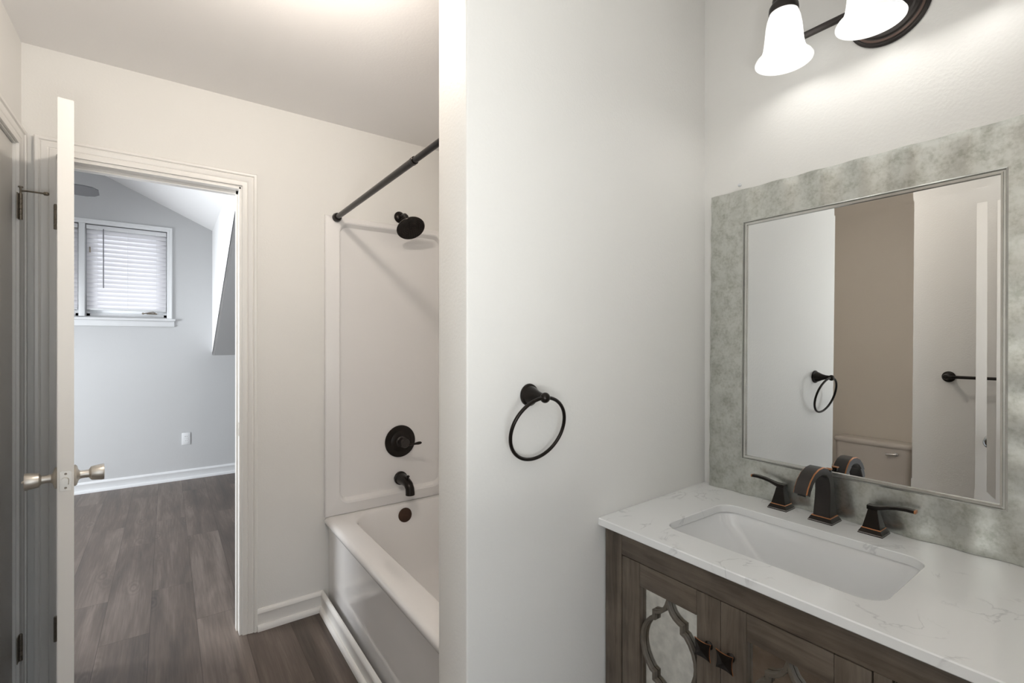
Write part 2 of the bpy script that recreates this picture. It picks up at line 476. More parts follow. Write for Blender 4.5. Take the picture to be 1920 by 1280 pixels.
# ------------------------------------------------------------------ bathroom walls
bm = bmesh.new()
box(bm, XL - 0.12, DX0, YB, YB2, FZ, CZ); box(bm, DX1, XM + 0.12, YB, YB2, FZ, CZ); box(bm, DX0, DX1, YB, YB2, DZ, CZ)
struct('wall_back', bm, [M_WALL])
struct('wall_right', B(XM, XM + 0.12, YF - 0.12, YB, FZ, CZ), M_WALL)
bm = bmesh.new(); prism(bm, [(STX, YR(STX), FZ), (XM, YR(XM), FZ), (XM, YT, FZ), (STX, YT, FZ)], (0, 0, CZ - FZ))
es = [e for e in bm.edges if abs(e.verts[0].co.z - e.verts[1].co.z) > 1 and abs(e.verts[0].co.x - STX) < 0.001]
bmesh.ops.bevel(bm, geom=es, offset=0.004, segments=3, affect='EDGES', profile=0.5)
struct('wall_partition', bm, M_WALL)
# left wall with the closet door opening, then the toilet recess, then the wall with the towel bar
CY0, CY1, CZT = 1.795, 2.405, 0.706
bm = bmesh.new()
box(bm, XL - 0.12, XL, CY1, YB, FZ, CZ); box(bm, XL - 0.12, XL, CY0, CY1, CZT, CZ); box(bm, XL - 0.12, XL, 1.63, CY0, FZ, CZ)
struct('wall_left', bm, M_WALL)
AX = -1.55; AY0, AY1 = 0.8125, 1.63
bm = bmesh.new()
box(bm, AX - 0.1, AX, AY0 - 0.1, AY1 + 0.1, FZ, CZ); box(bm, AX, XL - 0.12, AY1, AY1 + 0.1, FZ, CZ); box(bm, AX, XL - 0.12, AY0 - 0.1, AY0, FZ, CZ)
struct('wall_recess', bm, M_RECESS)
struct('wall_side', B(XL - 0.12, XL, YF - 0.12, AY0, FZ, CZ), M_WALL)
bm = bmesh.new()
box(bm, XL, -0.29, YF - 0.12, YF, FZ, CZ); box(bm, 0.34, XM, YF - 0.12, YF, FZ, CZ); box(bm, -0.29, 0.34, YF - 0.12, YF, 0.706, CZ)
struct('wall_front', bm, M_WALL)
# closet behind the closed door
struct('wall_closet', B(XL - 0.75, XL - 0.70, 1.73, YB, FZ, CZ), M_WALL)

# ------------------------------------------------------------------ bedroom shell
def zmain(y): return -0.128 + 0.498 * (BW - y)
RX, RZ, DR, DL = -0.61, 1.576, 0.368, -1.588
WX0, WX1, WZ0, WZ1 = -1.215, 0.0, 0.235, 1.055
bm = bmesh.new()
th = 0.14
prism(bm, [(-3.0, BW, FZ), (3.0, BW, FZ), (3.0, BW, -0.128), (DR, BW, -0.128), (DR, BW, WZ0), (DL, BW, WZ0), (DL, BW, -0.128), (-3.0, BW, -0.128)], (0, th, 0))
prism(bm, [(DL, BW, WZ0), (WX0, BW, WZ0), (WX0, BW, WZ1), (DL, BW, WZ1)], (0, th, 0))
prism(bm, [(WX1, BW, WZ0), (DR, BW, WZ0), (DR, BW, WZ1), (WX1, BW, WZ1)], (0, th, 0))
prism(bm, [(DL, BW, WZ1), (DR, BW, WZ1), (DR, BW, 1.116), (RX, BW, RZ), (DL, BW, 1.116)], (0, th, 0))
prism(bm, [(-0.631, BW, WZ0), (-0.585, BW, WZ0), (-0.585, BW, WZ1), (-0.631, BW, WZ1)], (0, th, 0))
struct('wall_bedroom_far', bm, M_BED)
# dormer cheeks, triangles between the roof slope and the dormer ceiling
for nm, x, dx in (('wall_bedroom_right_cheek', DR, 0.02), ('wall_bedroom_left_cheek', DL, -0.02)):
    bm = bmesh.new(); prism(bm, [(x, BW, -0.128), (x, BW, 1.116), (x, BW - (1.116 + 0.128) / 0.498, 1.116)], (dx, 0, 0))
    struct(nm, bm, M_CEILB)
yv = BW - (1.116 + 0.128) / 0.498
zt = zmain(YB2); xt = DR - (zt - 1.116) / 0.47
bm = bmesh.new()
for s in (1, -1):
    mx = lambda x: RX + s * (x - RX)
    prism(bm, [(mx(DR), BW, 1.116), (mx(DR), yv, 1.116), (mx(xt), YB2, zt), (RX, YB2, RZ), (RX, BW, RZ)], (0, 0, 0.03))
    prism(bm, [(mx(DR), BW, -0.128), (3.0 if s > 0 else -4.0, BW, -0.128), (3.0 if s > 0 else -4.0, YB2, zt), (mx(xt), YB2, zt), (mx(DR), yv, 1.116)], (0, 0, 0.03))
struct('ceiling_bedroom', bm, [M_CEILB])
# the roof slopes are painted like the walls
o = bpy.data.objects['ceiling_bedroom']; o.data.materials.append(M_BED)
for p in o.data.polygons:
    if abs(p.normal.y) > 0.2 and abs(p.normal.z) > 0.2: p.material_index = 1
bm = bmesh.new(); box(bm, XM, 3.0, YB2 - 0.1, YB2, FZ, zt); box(bm, -3.0, XM, YB2 - 0.002, YB2, CZ + 0.06, RZ)
box(bm, -3.0, XL - 0.12, YB2 - 0.1, YB2, FZ, CZ + 0.06)
struct('wall_bedroom_near', bm, M_BED)
struct('wall_bedroom_right', B(3.0, 3.1, YB2 - 0.1, BW + th, FZ, zt), M_BED)
bm = bmesh.new()
box(bm, -3.1, -3.0, YB2 - 0.1, 3.2, FZ, zt); box(bm, -3.1, -3.0, 4.6, BW + th, FZ, zt)
box(bm, -3.1, -3.0, 3.2, 4.6, FZ, -0.75); box(bm, -3.1, -3.0, 3.2, 4.6, 0.65, zt)  # unseen opening, added to let the side fill lamp in
struct('wall_bedroom_left', bm, M_BED)

# ------------------------------------------------------------------ baseboards
bm = bmesh.new(); sweep_xy(bm, [(DX1 + 0.066, YB), (0.632, YB), (0.632, YT + 0.02)], BPROFZ, side=-1)
struct('baseboard_back', bm, M_TRIM)
bm = bmesh.new(); sweep_xy(bm, [(-3.0, BW), (3.0, BW)], BPROFZ, side=-1); struct('baseboard_bedroom', bm, M_PLASTIC)
bm = bmesh.new(); sweep_xy(bm, [(STX, YT), (STX, YR(STX))], BPROFZ, side=-1); struct('baseboard_partition', bm, M_TRIM)
bm = bmesh.new(); sweep_xy(bm, [(XL, AY0 - 0.001), (XL, YF)], BPROFZ, side=1); struct('baseboard_side', bm, M_TRIM)

# ------------------------------------------------------------------ door casings and jambs
bm = bmesh.new(); casing(bm, DX0 + 0.005, DX1 + 0.006, DZ + 0.006, FZ, lambda u, t, z: (u, YB - t, z), [(o * (0.995 if i else 1), t) for i, (o, t) in enumerate(CPROF)])
struct('trim_1', bm, M_TRIM)
bm = bmesh.new(); casing(bm, CY0 - 0.006, CY1 + 0.006, CZT + 0.006, FZ, lambda u, t, z: (XL + t, u, z), CPROF)
struct('trim_2', bm, M_TRIM)
bm = bmesh.new()   # jamb boards and stops of the bedroom doorway
jy0, jy1 = YB - 0.001, YB2 + 0.004
box(bm, DX0, DX0 + 0.008, jy0, jy1, FZ, DZ); box(bm, DX1 - 0.006, DX1, jy0, jy1, FZ, DZ); box(bm, DX0, DX1, jy0, jy1, DZ - 0.008, DZ)
box(bm, DX0 + 0.008, DX0 + 0.018, YB + 0.045, YB + 0.08, FZ, DZ - 0.008); box(bm, DX1 - 0.014, DX1 - 0.006, YB + 0.045, YB + 0.08, FZ, DZ - 0.008)
box(bm, DX0 + 0.008, DX1 - 0.006, YB + 0.045, YB + 0.08, DZ - 0.022, DZ - 0.008)
j = struct('trim_3', bm, M_TRIM)
obj('strike_plate', B(DX1 - 0.0075, DX1 - 0.006, YB + 0.004, YB + 0.032, -0.425, -0.365, bev=0.0004), M_NICKEL, j)
bm = bmesh.new(); casing(bm, DX0 + 0.005, DX1 + 0.006, DZ + 0.006, FZ, lambda u, t, z: (u, YB2 + t, z), CPROF)
struct('trim_4', bm, M_PLASTIC)
bm = bmesh.new(); casing(bm, -0.284, 0.334, 0.712, FZ, lambda u, t, z: (u, YF + t, z), [(o, t) for o, t in CPROF])
struct('trim_5', bm, M_TRIM)

# ------------------------------------------------------------------ doors
def hinge(parent, pos, outdir, plane, h=0.092, w=0.024):
    """butt hinge: two leaves and a knuckle"""
    bm = bmesh.new(); x, y, z = pos; ox, oy = outdir; px, py = plane
    for k in range(5):
        a = z - h / 2 + k * h / 5
        tube(bm, [(x, y, a + 0.0006), (x, y, a + h / 5 - 0.0006)], 0.0055, 12)
    lathe(bm, [(0.0, 0.004), (0.004, 0.003), (0.0048, 0)], (x, y, z + h / 2), (0, 0, 1), 12)
    for s in (1, -1):
        prism(bm, [(x - ox * .004, y - oy * .004, z - h / 2), (x - ox * .004 + px * s * w, y - oy * .004 + py * s * w, z - h / 2),
                   (x - ox * .006 + px * s * w, y - oy * .006 + py * s * w, z - h / 2), (x - ox * .006, y - oy * .006, z - h / 2)], (0, 0, h))
    return obj('hinge', bm, M_HINGE, parent)


def door_knob(parent, pos, d, priv=False, name='door_knob', m=None):
    bm = bmesh.new()
    prof = [(0.0, 0), (0.031, 0), (0.032, 0.003), (0.029, 0.007), (0.017, 0.010), (0.0125, 0.014), (0.0115, 0.024), (0.0120, 0.034), (0.0165, 0.037), (0.0205, 0.0395), (0.0215, 0.044), (0.0247, 0.067), (0.0238, 0.070), (0.019, 0.0705), (0.018, 0.0685), (0.0, 0.0680)]
    lathe(bm, prof, pos, d, 36)
    if priv:
        d = Vector(d); p = Vector(pos) + d * 0.067
        lathe(bm, [(0.005, 0), (0.005, 0.004), (0.0025, 0.009), (0, 0.009)], p, d, 12)
    return obj(name, bm, m or M_NICKEL, parent, sharp=40)


# the open bedroom door
ang = R(7.0); dv = Vector((math.sin(ang), -math.cos(ang), 0)); nv = Vector((-math.cos(ang), -math.sin(ang), 0))   # along leaf; towards left face
free = Vector((-0.2405, 1.90, 0)); LW = 0.575; TH = 0.0365
def lp(a, b, z): # a = distance from free edge back to hinge, b = + to left face
    p = free - dv * a + nv * b; return (p.x, p.y, z)
bm = bmesh.new()
prism(bm, [lp(0, TH / 2, FZ + 0.012), lp(LW, TH / 2, FZ + 0.012), lp(LW, -TH / 2, FZ + 0.012), lp(0, -TH / 2, FZ + 0.012)], (0, 0, 2.032 - 0.0))
bmesh.ops.bevel(bm, geom=bm.edges[:], offset=0.0012, segments=2, affect='EDGES')
d1 = struct('door_1', bm, M_DOOR)
KZ = -0.405
door_knob(d1, lp(0.062, TH / 2, KZ), tuple(nv), priv=True)
door_knob(d1, lp(0.062, -TH / 2, KZ), tuple(-nv))
bm = bmesh.new()   # latch face plate with two screws and the latch bolt
u_ = nv
lpl = rrect(-0.0125, 0.0125, -0.029, 0.029, 0.005, k=4)
prism(bm, [tuple(free + nv * a + Vector((0, 0, KZ + b)) - dv * 0.0005) for a, b in lpl], tuple(dv * 0.0016))
lat = obj('latch_plate', bm, M_NICKEL, d1)
bm = bmesh.new()
for s in (1, -1): lathe(bm, [(0.0032, 0), (0.0028, 0.0006), (0, 0.0002)], tuple(free + dv * 0.0011 + Vector((0, 0, KZ + s * 0.0205))), tuple(dv), 12)
obj('screw', bm, M_HINGE, lat)
bm = bmesh.new()
pts = [(-0.007, -0.011), (0.007, -0.011)] + [(0.0078 * math.cos(R(a)), 0.002 + 0.0085 * math.sin(R(a))) for a in range(0, 181, 20)]
prism(bm, [tuple(free + nv * a + Vector((0, 0, KZ + b)) + dv * 0.001) for a, b in pts], tuple(dv * 0.005 + nv * 0.002))
obj('latch_bolt', bm, M_NICKEL, lat)
for z in (0.473, -1.082):
    hinge(d1, (DX0 + 0.004, YB - 0.014, z), (0, -1), (1, 0), w=0.009)

# closet door in the left wall, shut
bm = B(XL - 0.045, XL - 0.008, CY0 + 0.003, CY1 - 0.003, FZ + 0.012, CZT - 0.003, bev=0.0012)
d2 = struct('door_2', bm, M_DOOR)
door_knob(d2, (XL - 0.008, CY0 + 0.062, KZ), (1, 0, 0))
hg = hinge(d2, (XL + 0.012, CY1 + 0.003, 0.484), (1, 0), (0, 1))
hinge(d2, (XL + 0.012, CY1 + 0.003, -1.088), (1, 0), (0, 1))
bm = bmesh.new()   # hinge-pin door stop
tube(bm, [(XL + 0.012, CY1 + 0.003, 0.541), (XL + 0.030, CY1 - 0.004, 0.541), (XL + 0.085, CY1 - 0.030, 0.535)], 0.0028, 10)
lathe(bm, [(0, 0), (0.0065, 0.0), (0.007, 0.008), (0.005, 0.012), (0, 0.012)], (XL + 0.078, CY1 - 0.0265, 0.5355), (0.9, -0.42, -0.1), 14)
lathe(bm, [(0, 0), (0.007, 0.0), (0.007, 0.004), (0.0, 0.005)], (XL + 0.012, CY1 + 0.003, 0.553), (0, 0, 1), 14)
tube(bm, [(XL + 0.012, CY1 + 0.003, 0.53), (XL + 0.012, CY1 + 0.003, 0.555)], 0.003, 10)
obj('door_stop', bm, M_HINGE, d2)

# open entry door beside the camera, seen in the mirror
bm = B(-0.318, -0.283, YF + 0.022, 0.542, FZ + 0.012, 0.702, bev=0.0012)
d3 = struct('door_3', bm, M_DOOR)
door_knob(d3, (-0.283, 0.482, KZ), (1, 0, 0), m=M_CHROME)

# ------------------------------------------------------------------ bedroom: windows, blinds, fan, outlet
def window(idx, x0, x1):
    bm = bmesh.new(); y = BW
    fw = 0.028
    box(bm, x0, x0 + fw, y + 0.058, y + 0.10, WZ0, WZ1, bev=0.003); box(bm, x1 - fw, x1, y + 0.058, y + 0.10, WZ0, WZ1, bev=0.003)
    box(bm, x0, x1, y + 0.058, y + 0.10, WZ0, WZ0 + 0.03, bev=0.003); box(bm, x0, x1, y + 0.058, y + 0.10, WZ1 - 0.025, WZ1, bev=0.003)
    w = struct('window_%d' % idx, bm, M_VINYL)
    bm = bmesh.new(); s = 0.035; a0, a1 = x0 + fw, x1 - fw; b0, b1 = WZ0 + 0.03, WZ1 - 0.025
    for q in ((a0, a0 + s, b0, b1), (a1 - s, a1, b0, b1), (a0 + s, a1 - s, b0, b0 + s), (a0 + s, a1 - s, b1 - s, b1)):
        box(bm, q[0], q[1], y + 0.075, y + 0.098, q[2], q[3], bev=0.002)
    obj('sash', bm, M_VINYL, w)
    obj('pane', B(a0 + s, a1 - s, y + 0.084, y + 0.088, b0 + s, b1 - s), M_GLASS, w)
    bm = bmesh.new(); cx = x1 - 0.125
    box(bm, cx - 0.03, cx + 0.05, y + 0.0, y + 0.035, WZ0 + 0.03, WZ0 + 0.042, bev=0.003)
    tube(bm, [(cx + 0.035, y - 0.002, WZ0 + 0.045), (cx + 0.02, y - 0.016, WZ0 + 0.05), (cx - 0.055, y - 0.02, WZ0 + 0.034)], 0.005, 10)
    lathe(bm, [(0, 0), (0.009, 0), (0.009, 0.01), (0, 0.012)], (cx - 0.055, y - 0.02, WZ0 + 0.034), (0, -1, 0), 12)
    obj('crank_handle', bm, M_HINGE, w)
    bm = bmesh.new(); box(bm, x0 + fw - 0.002, x0 + fw + 0.008, y - 0.01, y + 0.004, 0.80, 0.85, bev=0.002)
    obj('sash_lock', bm, M_HINGE, w)


window(1, -0.585, 0.0)
window(2, -1.215, -0.631)
bm = bmesh.new()
def mpw(u, t, z): return (u, BW - t, z)
casing(bm, WX0, WX1, WZ1, WZ0 - 0.01, mpw, [(0, 0), (0, 0.010), (0.006, 0.013), (0.020, 0.013), (0.024, 0.017), (0.036, 0.019), (0.042, 0.016), (0.042, 0)])
box(bm, -0.628, -0.588, BW - 0.014, BW - 0.001, WZ0, WZ1, bev=0.002)
box(bm, WX0 - 0.07, WX1 + 0.067, BW - 0.032, BW, WZ0 - 0.032, WZ0 - 0.010, bev=0.004)
box(bm, WX0 - 0.06, WX1 + 0.058, BW - 0.016, BW, WZ0 - 0.085, WZ0 - 0.032, bev=0.003)
struct('trim_6', bm, M_PLASTIC)


def blind(x0, x1, label):
    t = thing('window_blind', label, 'blind', ((x0 + x1) / 2, BW + 0.03, WZ1 - 0.03), 'white slatted blinds in the bedroom windows')
    obj('headrail', B(x0, x1, BW + 0.008, BW + 0.052, WZ1 - 0.044, WZ1 - 0.006, bev=0.003), M_PLASTIC, t)
    n = 18; zt_, zb_ = WZ1 - 0.062, 0.318
    first = None
    a = R(60)
    for k in range(n):
        z = zt_ + (zb_ - zt_) * k / (n - 1)
        bm = bmesh.new(); yc = BW + 0.030; pr = []
        for i in range(7):
            s = -0.025 + 0.05 * i / 6; cam_ = 0.0035 * (1 - (s / 0.025) ** 2)
            # room side edge low, window side edge high
            pr.append((yc + s * math.cos(a) - cam_ * math.sin(a), s * math.sin(a) + cam_ * math.cos(a)))
        up = [(x0 + 0.004, y, z + q) for y, q in pr]; dn = [(x0 + 0.004, y + 0.0018 * math.sin(a), z + q - 0.0018 * math.cos(a)) for y, q in pr[::-1]]
        prism(bm, up + dn, (x1 - x0 - 0.008, 0, 0))
        obj('slat', bm, M_SLAT, t)
    obj('bottom_rail', B(x0 + 0.003, x1 - 0.003, BW + 0.012, BW + 0.048, 0.292, 0.306, bev=0.003), M_PLASTIC, t)
    bm = bmesh.new()
    for fx in (0.13, 0.5, 0.87): tube(bm, [(x0 + (x1 - x0) * fx, BW + 0.004, 0.30), (x0 + (x1 - x0) * fx, BW + 0.004, WZ1 - 0.03)], 0.0009, 6)
    obj('ladder_cord', bm, M_SLAT, t)
    bm = bmesh.new(); wx = x0 + (x1 - x0) * 0.205
    tube(bm, [(wx, BW + 0.0, 0.49), (wx, BW - 0.002, 1.02)], 0.0042, 8)
    obj('tilt_wand', bm, M_WAND, t)
    return t


blind(-0.581, -0.004, 'white slatted blind in the right bedroom window, its full width seen through the doorway')
blind(-1.211, -0.635, 'white slatted blind in the left bedroom window, mostly hidden behind the open door edge')

# ceiling fan
FX, FY, FZc = -0.97, 4.0, 0.955
fan = thing('ceiling_fan', 'ceiling fan in the bedroom, one grey blade tip showing above the window', 'ceiling fan', (FX, FY, 1.40))
bm = bmesh.new(); lathe(bm, [(0, 0.04), (0.03, 0.04), (0.06, 0.0), (0.065, -0.02), (0.0, -0.02)], (FX, FY, 1.385), (0, 0, 1), 32)
obj('canopy', bm, M_FANW, fan)
bm = bmesh.new(); tube(bm, [(FX, FY, FZc + 0.08), (FX, FY, 1.40)], 0.012, 16); obj('downrod', bm, M_FANW, fan)
bm = bmesh.new(); lathe(bm, [(0, 0.09), (0.04, 0.09), (0.1, 0.06), (0.115, 0.0), (0.10, -0.04), (0.06, -0.06), (0, -0.06)], (FX, FY, FZc), (0, 0, 1), 40)
obj('motor', bm, M_FANW, fan)
for k in range(5):
    a = 2 * math.pi * k / 5; ca, sa = math.cos(a), math.sin(a)
    def bp(r, w, z):   # r along blade, w across
        return (FX + r * ca - w * sa, FY + r * sa + w * ca, FZc + z)
    out = [(0.15, -0.045), (0.30, -0.055), (0.55, -0.066), (0.595, -0.055), (0.62, -0.03), (0.62, 0.03), (0.595, 0.055), (0.55, 0.066), (0.30, 0.055), (0.15, 0.045)]
    bm = bmesh.new(); top = [bm.verts.new(bp(r, w, -w * 0.24)) for r, w in out]; bot = [bm.verts.new(bp(r, w, -w * 0.24 - 0.006)) for r, w in out]
    bm.faces.new(top); bm.faces.new(bot[::-1])
    for i in range(len(out)): bm.faces.new((top[i], top[(i + 1) % len(out)], bot[(i + 1) % len(out)], bot[i]))
    bl = obj('blade', bm, M_FANW, fan, sharp=25)
    bm = bmesh.new()
    prism(bm, [bp(0.09, -0.02, -0.004), bp(0.2, -0.012, -0.004), bp(0.2, 0.012, -0.004), bp(0.09, 0.02, -0.004)], (0, 0, -0.008))
    obj('blade_bracket', bm, M_NICKEL, bl)

# outlet on the far bedroom wall
ot = thing('wall_outlet', 'white wall outlet low on the grey bedroom wall', 'outlet', (0.152, BW, -0.936))
obj('cover_plate', B(0.117, 0.187, BW - 0.006, BW, -0.994, -0.878, bev=0.003), M_PLASTIC, ot)
for z in (-0.957, -0.915):
    bm = bmesh.new(); prism(bm, [(0.152 + a, BW - 0.0055, z + b) for a, b in rrect(-0.017, 0.017, -0.014, 0.014, 0.008, k=5)], (0, -0.002, 0))
    rc = obj('socket', bm, M_VINYL, ot)
    bm = bmesh.new(); box(bm, 0.144, 0.146, BW - 0.0082, BW - 0.007, z - 0.002, z + 0.007); box(bm, 0.158, 0.160, BW - 0.0082, BW - 0.007, z - 0.002, z + 0.007)
    obj('slot', bm, M_DARK, rc)

# ------------------------------------------------------------------ bathtub
TX0, TX1, TY0, TY1 = 0.637, XM - 0.003, YT + 0.003, YB - 0.003
tub = thing('bathtub', 'white built-in bathtub with a glossy apron under the dark shower fittings', 'bathtub', (1.02, 1.72, FZ))
bm = bmesh.new()
def ro(dx, z, d=0.0): return rrect(TX0 + dx, TX1 - d, TY0 + d, TY1 - d, 0.006, z)
loops = [ro(0.019, FZ + 0.001), ro(0.019, -0.918), ro(0.010, -0.912), ro(0.002, -0.903), ro(0.0, -0.890), ro(0.003, -0.880), ro(0.010, -0.8735), ro(0.022, -0.8715, 0.006),
         rrect(0.738, 1.3475, 1.03, 2.440, 0.13, -0.8715), rrect(0.745, 1.345, 1.037, 2.433, 0.13, -0.874), rrect(0.752, 1.338, 1.044, 2.426, 0.13, -0.884),
         rrect(0.765, 1.325, 1.07, 2.410, 0.13, -0.95), rrect(0.785, 1.305, 1.12, 2.380, 0.13, -1.10), rrect(0.805, 1.285, 1.17, 2.350, 0.12, -1.20),
         rrect(0.835, 1.255, 1.22, 2.31, 0.10, -1.235), rrect(0.90, 1.19, 1.35, 2.22, 0.08, -1.245)]
loft(bm, loops, cap1=True)
obj('tub_body', bm, M_ACRYL, tub, sharp=50)
bm = bmesh.new()
lathe(bm, [(0.0, 0.0), (0.036, 0.0), (0.038, 0.003), (0.036, 0.007), (0.030, 0.009), (0.0, 0.010)], (1.036, 2.417, -0.925), (0, -1, 0.12), 36)
obj('overflow_plate', bm, M_BROWN, tub)
bm = bmesh.new(); bm.free()

# shower surround: three moulded panels
sur = thing('shower_surround', 'white moulded shower surround lining the tub walls behind the shower head', 'shower surround', (1.02, YB, -0.87))
SZ0, SZ1 = -0.871, 0.638
def spanel(mp, u0, u1, ru0, ru1, rz0, rz1, name='wall_panel'):
    bm = bmesh.new()
    def L(a0, a1, b0, b1, r, t): return [mp(u, t, z) for u, z in rrect(a0, a1, b0, b1, r, k=8)]
    loops = [L(u0, u1, SZ0, SZ1, 0.003, 0.001), L(u0, u1, SZ0, SZ1, 0.003, 0.015), L(u0 + 0.005, u1 - 0.005, SZ0 + 0.005, SZ1 - 0.005, 0.003, 0.019), L(u0 + 0.03, u1 - 0.03, SZ0 + 0.03, SZ1 - 0.02, 0.01, 0.024),
             L(ru0 - 0.006, ru1 + 0.006, rz0 - 0.010, rz1 + 0.006, 0.052, 0.030), L(ru0, ru1, rz0, rz1, 0.046, 0.0270), L(ru0 + 0.003, ru1 - 0.003, rz0 + 0.014, rz1 - 0.016, 0.040, 0.006), L(ru0 + 0.010, ru1 - 0.010, rz0 + 0.03, rz1 - 0.022, 0.036, 0.004)]
    loft(bm, loops, cap0=True, cap1=True)
    return obj(name, bm, M_SURR, sur, sharp=20)
spanel(lambda u, t, z: (u, YB - t, z), TX0, XM - 0.003, 0.708, 1.27, -0.805, 0.604)
spanel(lambda u, t, z: (XM - 0.001 - t, u, z), YT + 0.004, YB - 0.033, 1.06, 2.36, -0.805, 0.598)
spanel(lambda u, t, z: (u, YT + t, z), TX0, XM - 0.033, 0.708, 1.27, -0.805, 0.598)
YS = YB - 0.0045   # face of the recessed field of the back panel

# shower head
sh = thing('rain_shower', 'dark bronze round rain shower head on a short arm above the tub', 'shower head', (1.034, YB - 0.004, 0.685))
bm = bmesh.new(); lathe(bm, [(0, 0), (0.031, 0), (0.032, 0.003), (0.028, 0.009), (0.018, 0.015), (0.012, 0.018), (0, 0.018)], (1.034, YB - 0.0005, 0.685), (0, -1, 0), 32)
obj('wall_flange', bm, M_BRONZE, sh)
bm = bmesh.new()
arm = [(1.034, YB - 0.005, 0.685), (1.034, YB - 0.05, 0.686), (1.034, YB - 0.075, 0.683), (1.034, YB - 0.094, 0.672), (1.034, YB - 0.108, 0.655), (1.034, YB - 0.122, 0.637)]
tube(bm, arm, 0.0095, 16); obj('shower_arm', bm, M_BRONZE, sh)
HC = Vector((1.034, 2.338, 0.600)); HN = Vector((0.05, -0.62, -0.80)).normalized()
bm = bmesh.new()
lathe(bm, [(0, -0.045), (0.011, -0.045), (0.014, -0.038), (0.014, -0.030), (0.019, -0.022), (0.030, -0.014), (0.062, -0.007), (0.0735, -0.002), (0.0755, 0.003), (0.0735, 0.007), (0.070, 0.0075), (0.066, 0.0055), (0, 0.0055)], HC, HN, 48)
hd = obj('spray_head', bm, M_BRONZE, sh)
bm = bmesh.new(); a_, b_ = frame_of(HN)
for ring, cnt in ((0.012, 6), (0.024, 12), (0.036, 18), (0.048, 24), (0.059, 30)):
    for k in range(cnt):
        t = 2 * math.pi * k / cnt; p = HC + a_ * math.cos(t) * ring + b_ * math.sin(t) * ring + HN * 0.0052
        lathe(bm, [(0.0019, 0), (0.0014, 0.0022), (0, 0.0022)], p, HN, 6, cap=False)
nz = obj('spray_nozzles', bm, M_BRONZE_S, hd); nz['kind'] = 'stuff'

# valve
va = thing('shower_valve', 'dark bronze round shower valve plate with a lever handle', 'shower valve', (1.035, YS, -0.539))
bm = bmesh.new(); lathe(bm, [(0, 0), (0.084, 0), (0.087, 0.003), (0.085, 0.007), (0.062, 0.012), (0.056, 0.010), (0.050, 0.013), (0.030, 0.018), (0.0, 0.018)], (1.035, YS, -0.539), (0, -1, 0), 56)
obj('escutcheon', bm, M_BRONZE, va)
bm = bmesh.new(); lathe(bm, [(0, 0.0), (0.030, 0.0), (0.030, 0.006), (0.024, 0.010), (0.023, 0.030), (0.026, 0.036), (0.026, 0.052), (0.022, 0.058), (0.0, 0.060)], (1.035, YS - 0.017, -0.539), (0, -1, 0), 32)
obj('valve_stem', bm, M_BRONZE_S, va)
bm = bmesh.new()
tube(bm, [(1.045, YS - 0.064, -0.545), (1.060, YS - 0.068, -0.549), (1.075, YS - 0.071, -0.550), (1.092, YS - 0.074, -0.548), (1.108, YS - 0.077, -0.546), (1.120, YS - 0.079, -0.545), (1.126, YS - 0.080, -0.545)],
     [0.010, 0.007, 0.0045, 0.006, 0.0085, 0.0075, 0.003], 16)
obj('lever_handle', bm, M_BRONZE, va)

# tub spout
sp = thing('tub_spout', 'dark bronze tub spout with a diverter knob below the valve', 'tub spout', (1.047, YS, -0.742))
bm = bmesh.new()
pth = [(1.036, YS, -0.740), (1.036, YS - 0.012, -0.740), (1.036, YS - 0.014, -0.740), (1.036, YS - 0.055, -0.741), (1.036, YS - 0.090, -0.744), (1.036, YS - 0.112, -0.752), (1.036, YS - 0.127, -0.768), (1.036, YS - 0.132, -0.788), (1.036, YS - 0.132, -0.800)]
tube(bm, pth, [0.036, 0.036, 0.031, 0.027, 0.024, 0.0235, 0.023, 0.0235, 0.024], 28)
obj('spout_body', bm, M_BRONZE, sp, sharp=50)
bm = bmesh.new(); tube(bm, [(1.036, YS - 0.100, -0.728), (1.036, YS - 0.104, -0.712)], 0.004, 12); lathe(bm, [(0, 0), (0.007, 0.0), (0.009, 0.004), (0.007, 0.009), (0, 0.010)], (1.036, YS - 0.104, -0.714), (0, -0.15, 1), 16)
obj('diverter_knob', bm, M_BRONZE, sp)

# shower curtain rod
RXp, RZp = 0.690, 0.626
rod = thing('shower_curtain_rod', 'dark bronze tension shower curtain rod across the tub opening', 'curtain rod', (RXp, YB - 0.022, RZp))
y1 = YB - 0.0285
bm = bmesh.new(); tube(bm, [(RXp, y1 - 0.012, RZp), (RXp, 1.53, RZp)], 0.0128, 28); obj('outer_tube', bm, M_BRONZE, rod)
bm = bmesh.new(); tube(bm, [(RXp, 1.56, RZp), (RXp, YT + 0.034, RZp)], 0.0108, 28); obj('inner_tube', bm, M_BRONZE, rod)
bm = bmesh.new(); lathe(bm, [(0.0108, 0), (0.0138, 0), (0.0142, 0.003), (0.0138, 0.02), (0.012, 0.022)], (RXp, 1.545, RZp), (0, -1, 0), 28, cap=False); obj('collar', bm, M_BRONZE, rod)
for y, d in ((y1, -1), (YT + 0.0285, 1)):
    bm = bmesh.new(); lathe(bm, [(0, 0), (0.022, 0), (0.0225, 0.004), (0.020, 0.012), (0.0205, 0.020), (0.017, 0.027), (0.0, 0.027)], (RXp, y, RZp), (0, d, 0), 28)
    obj('end_cap', bm, M_BRONZE, rod)

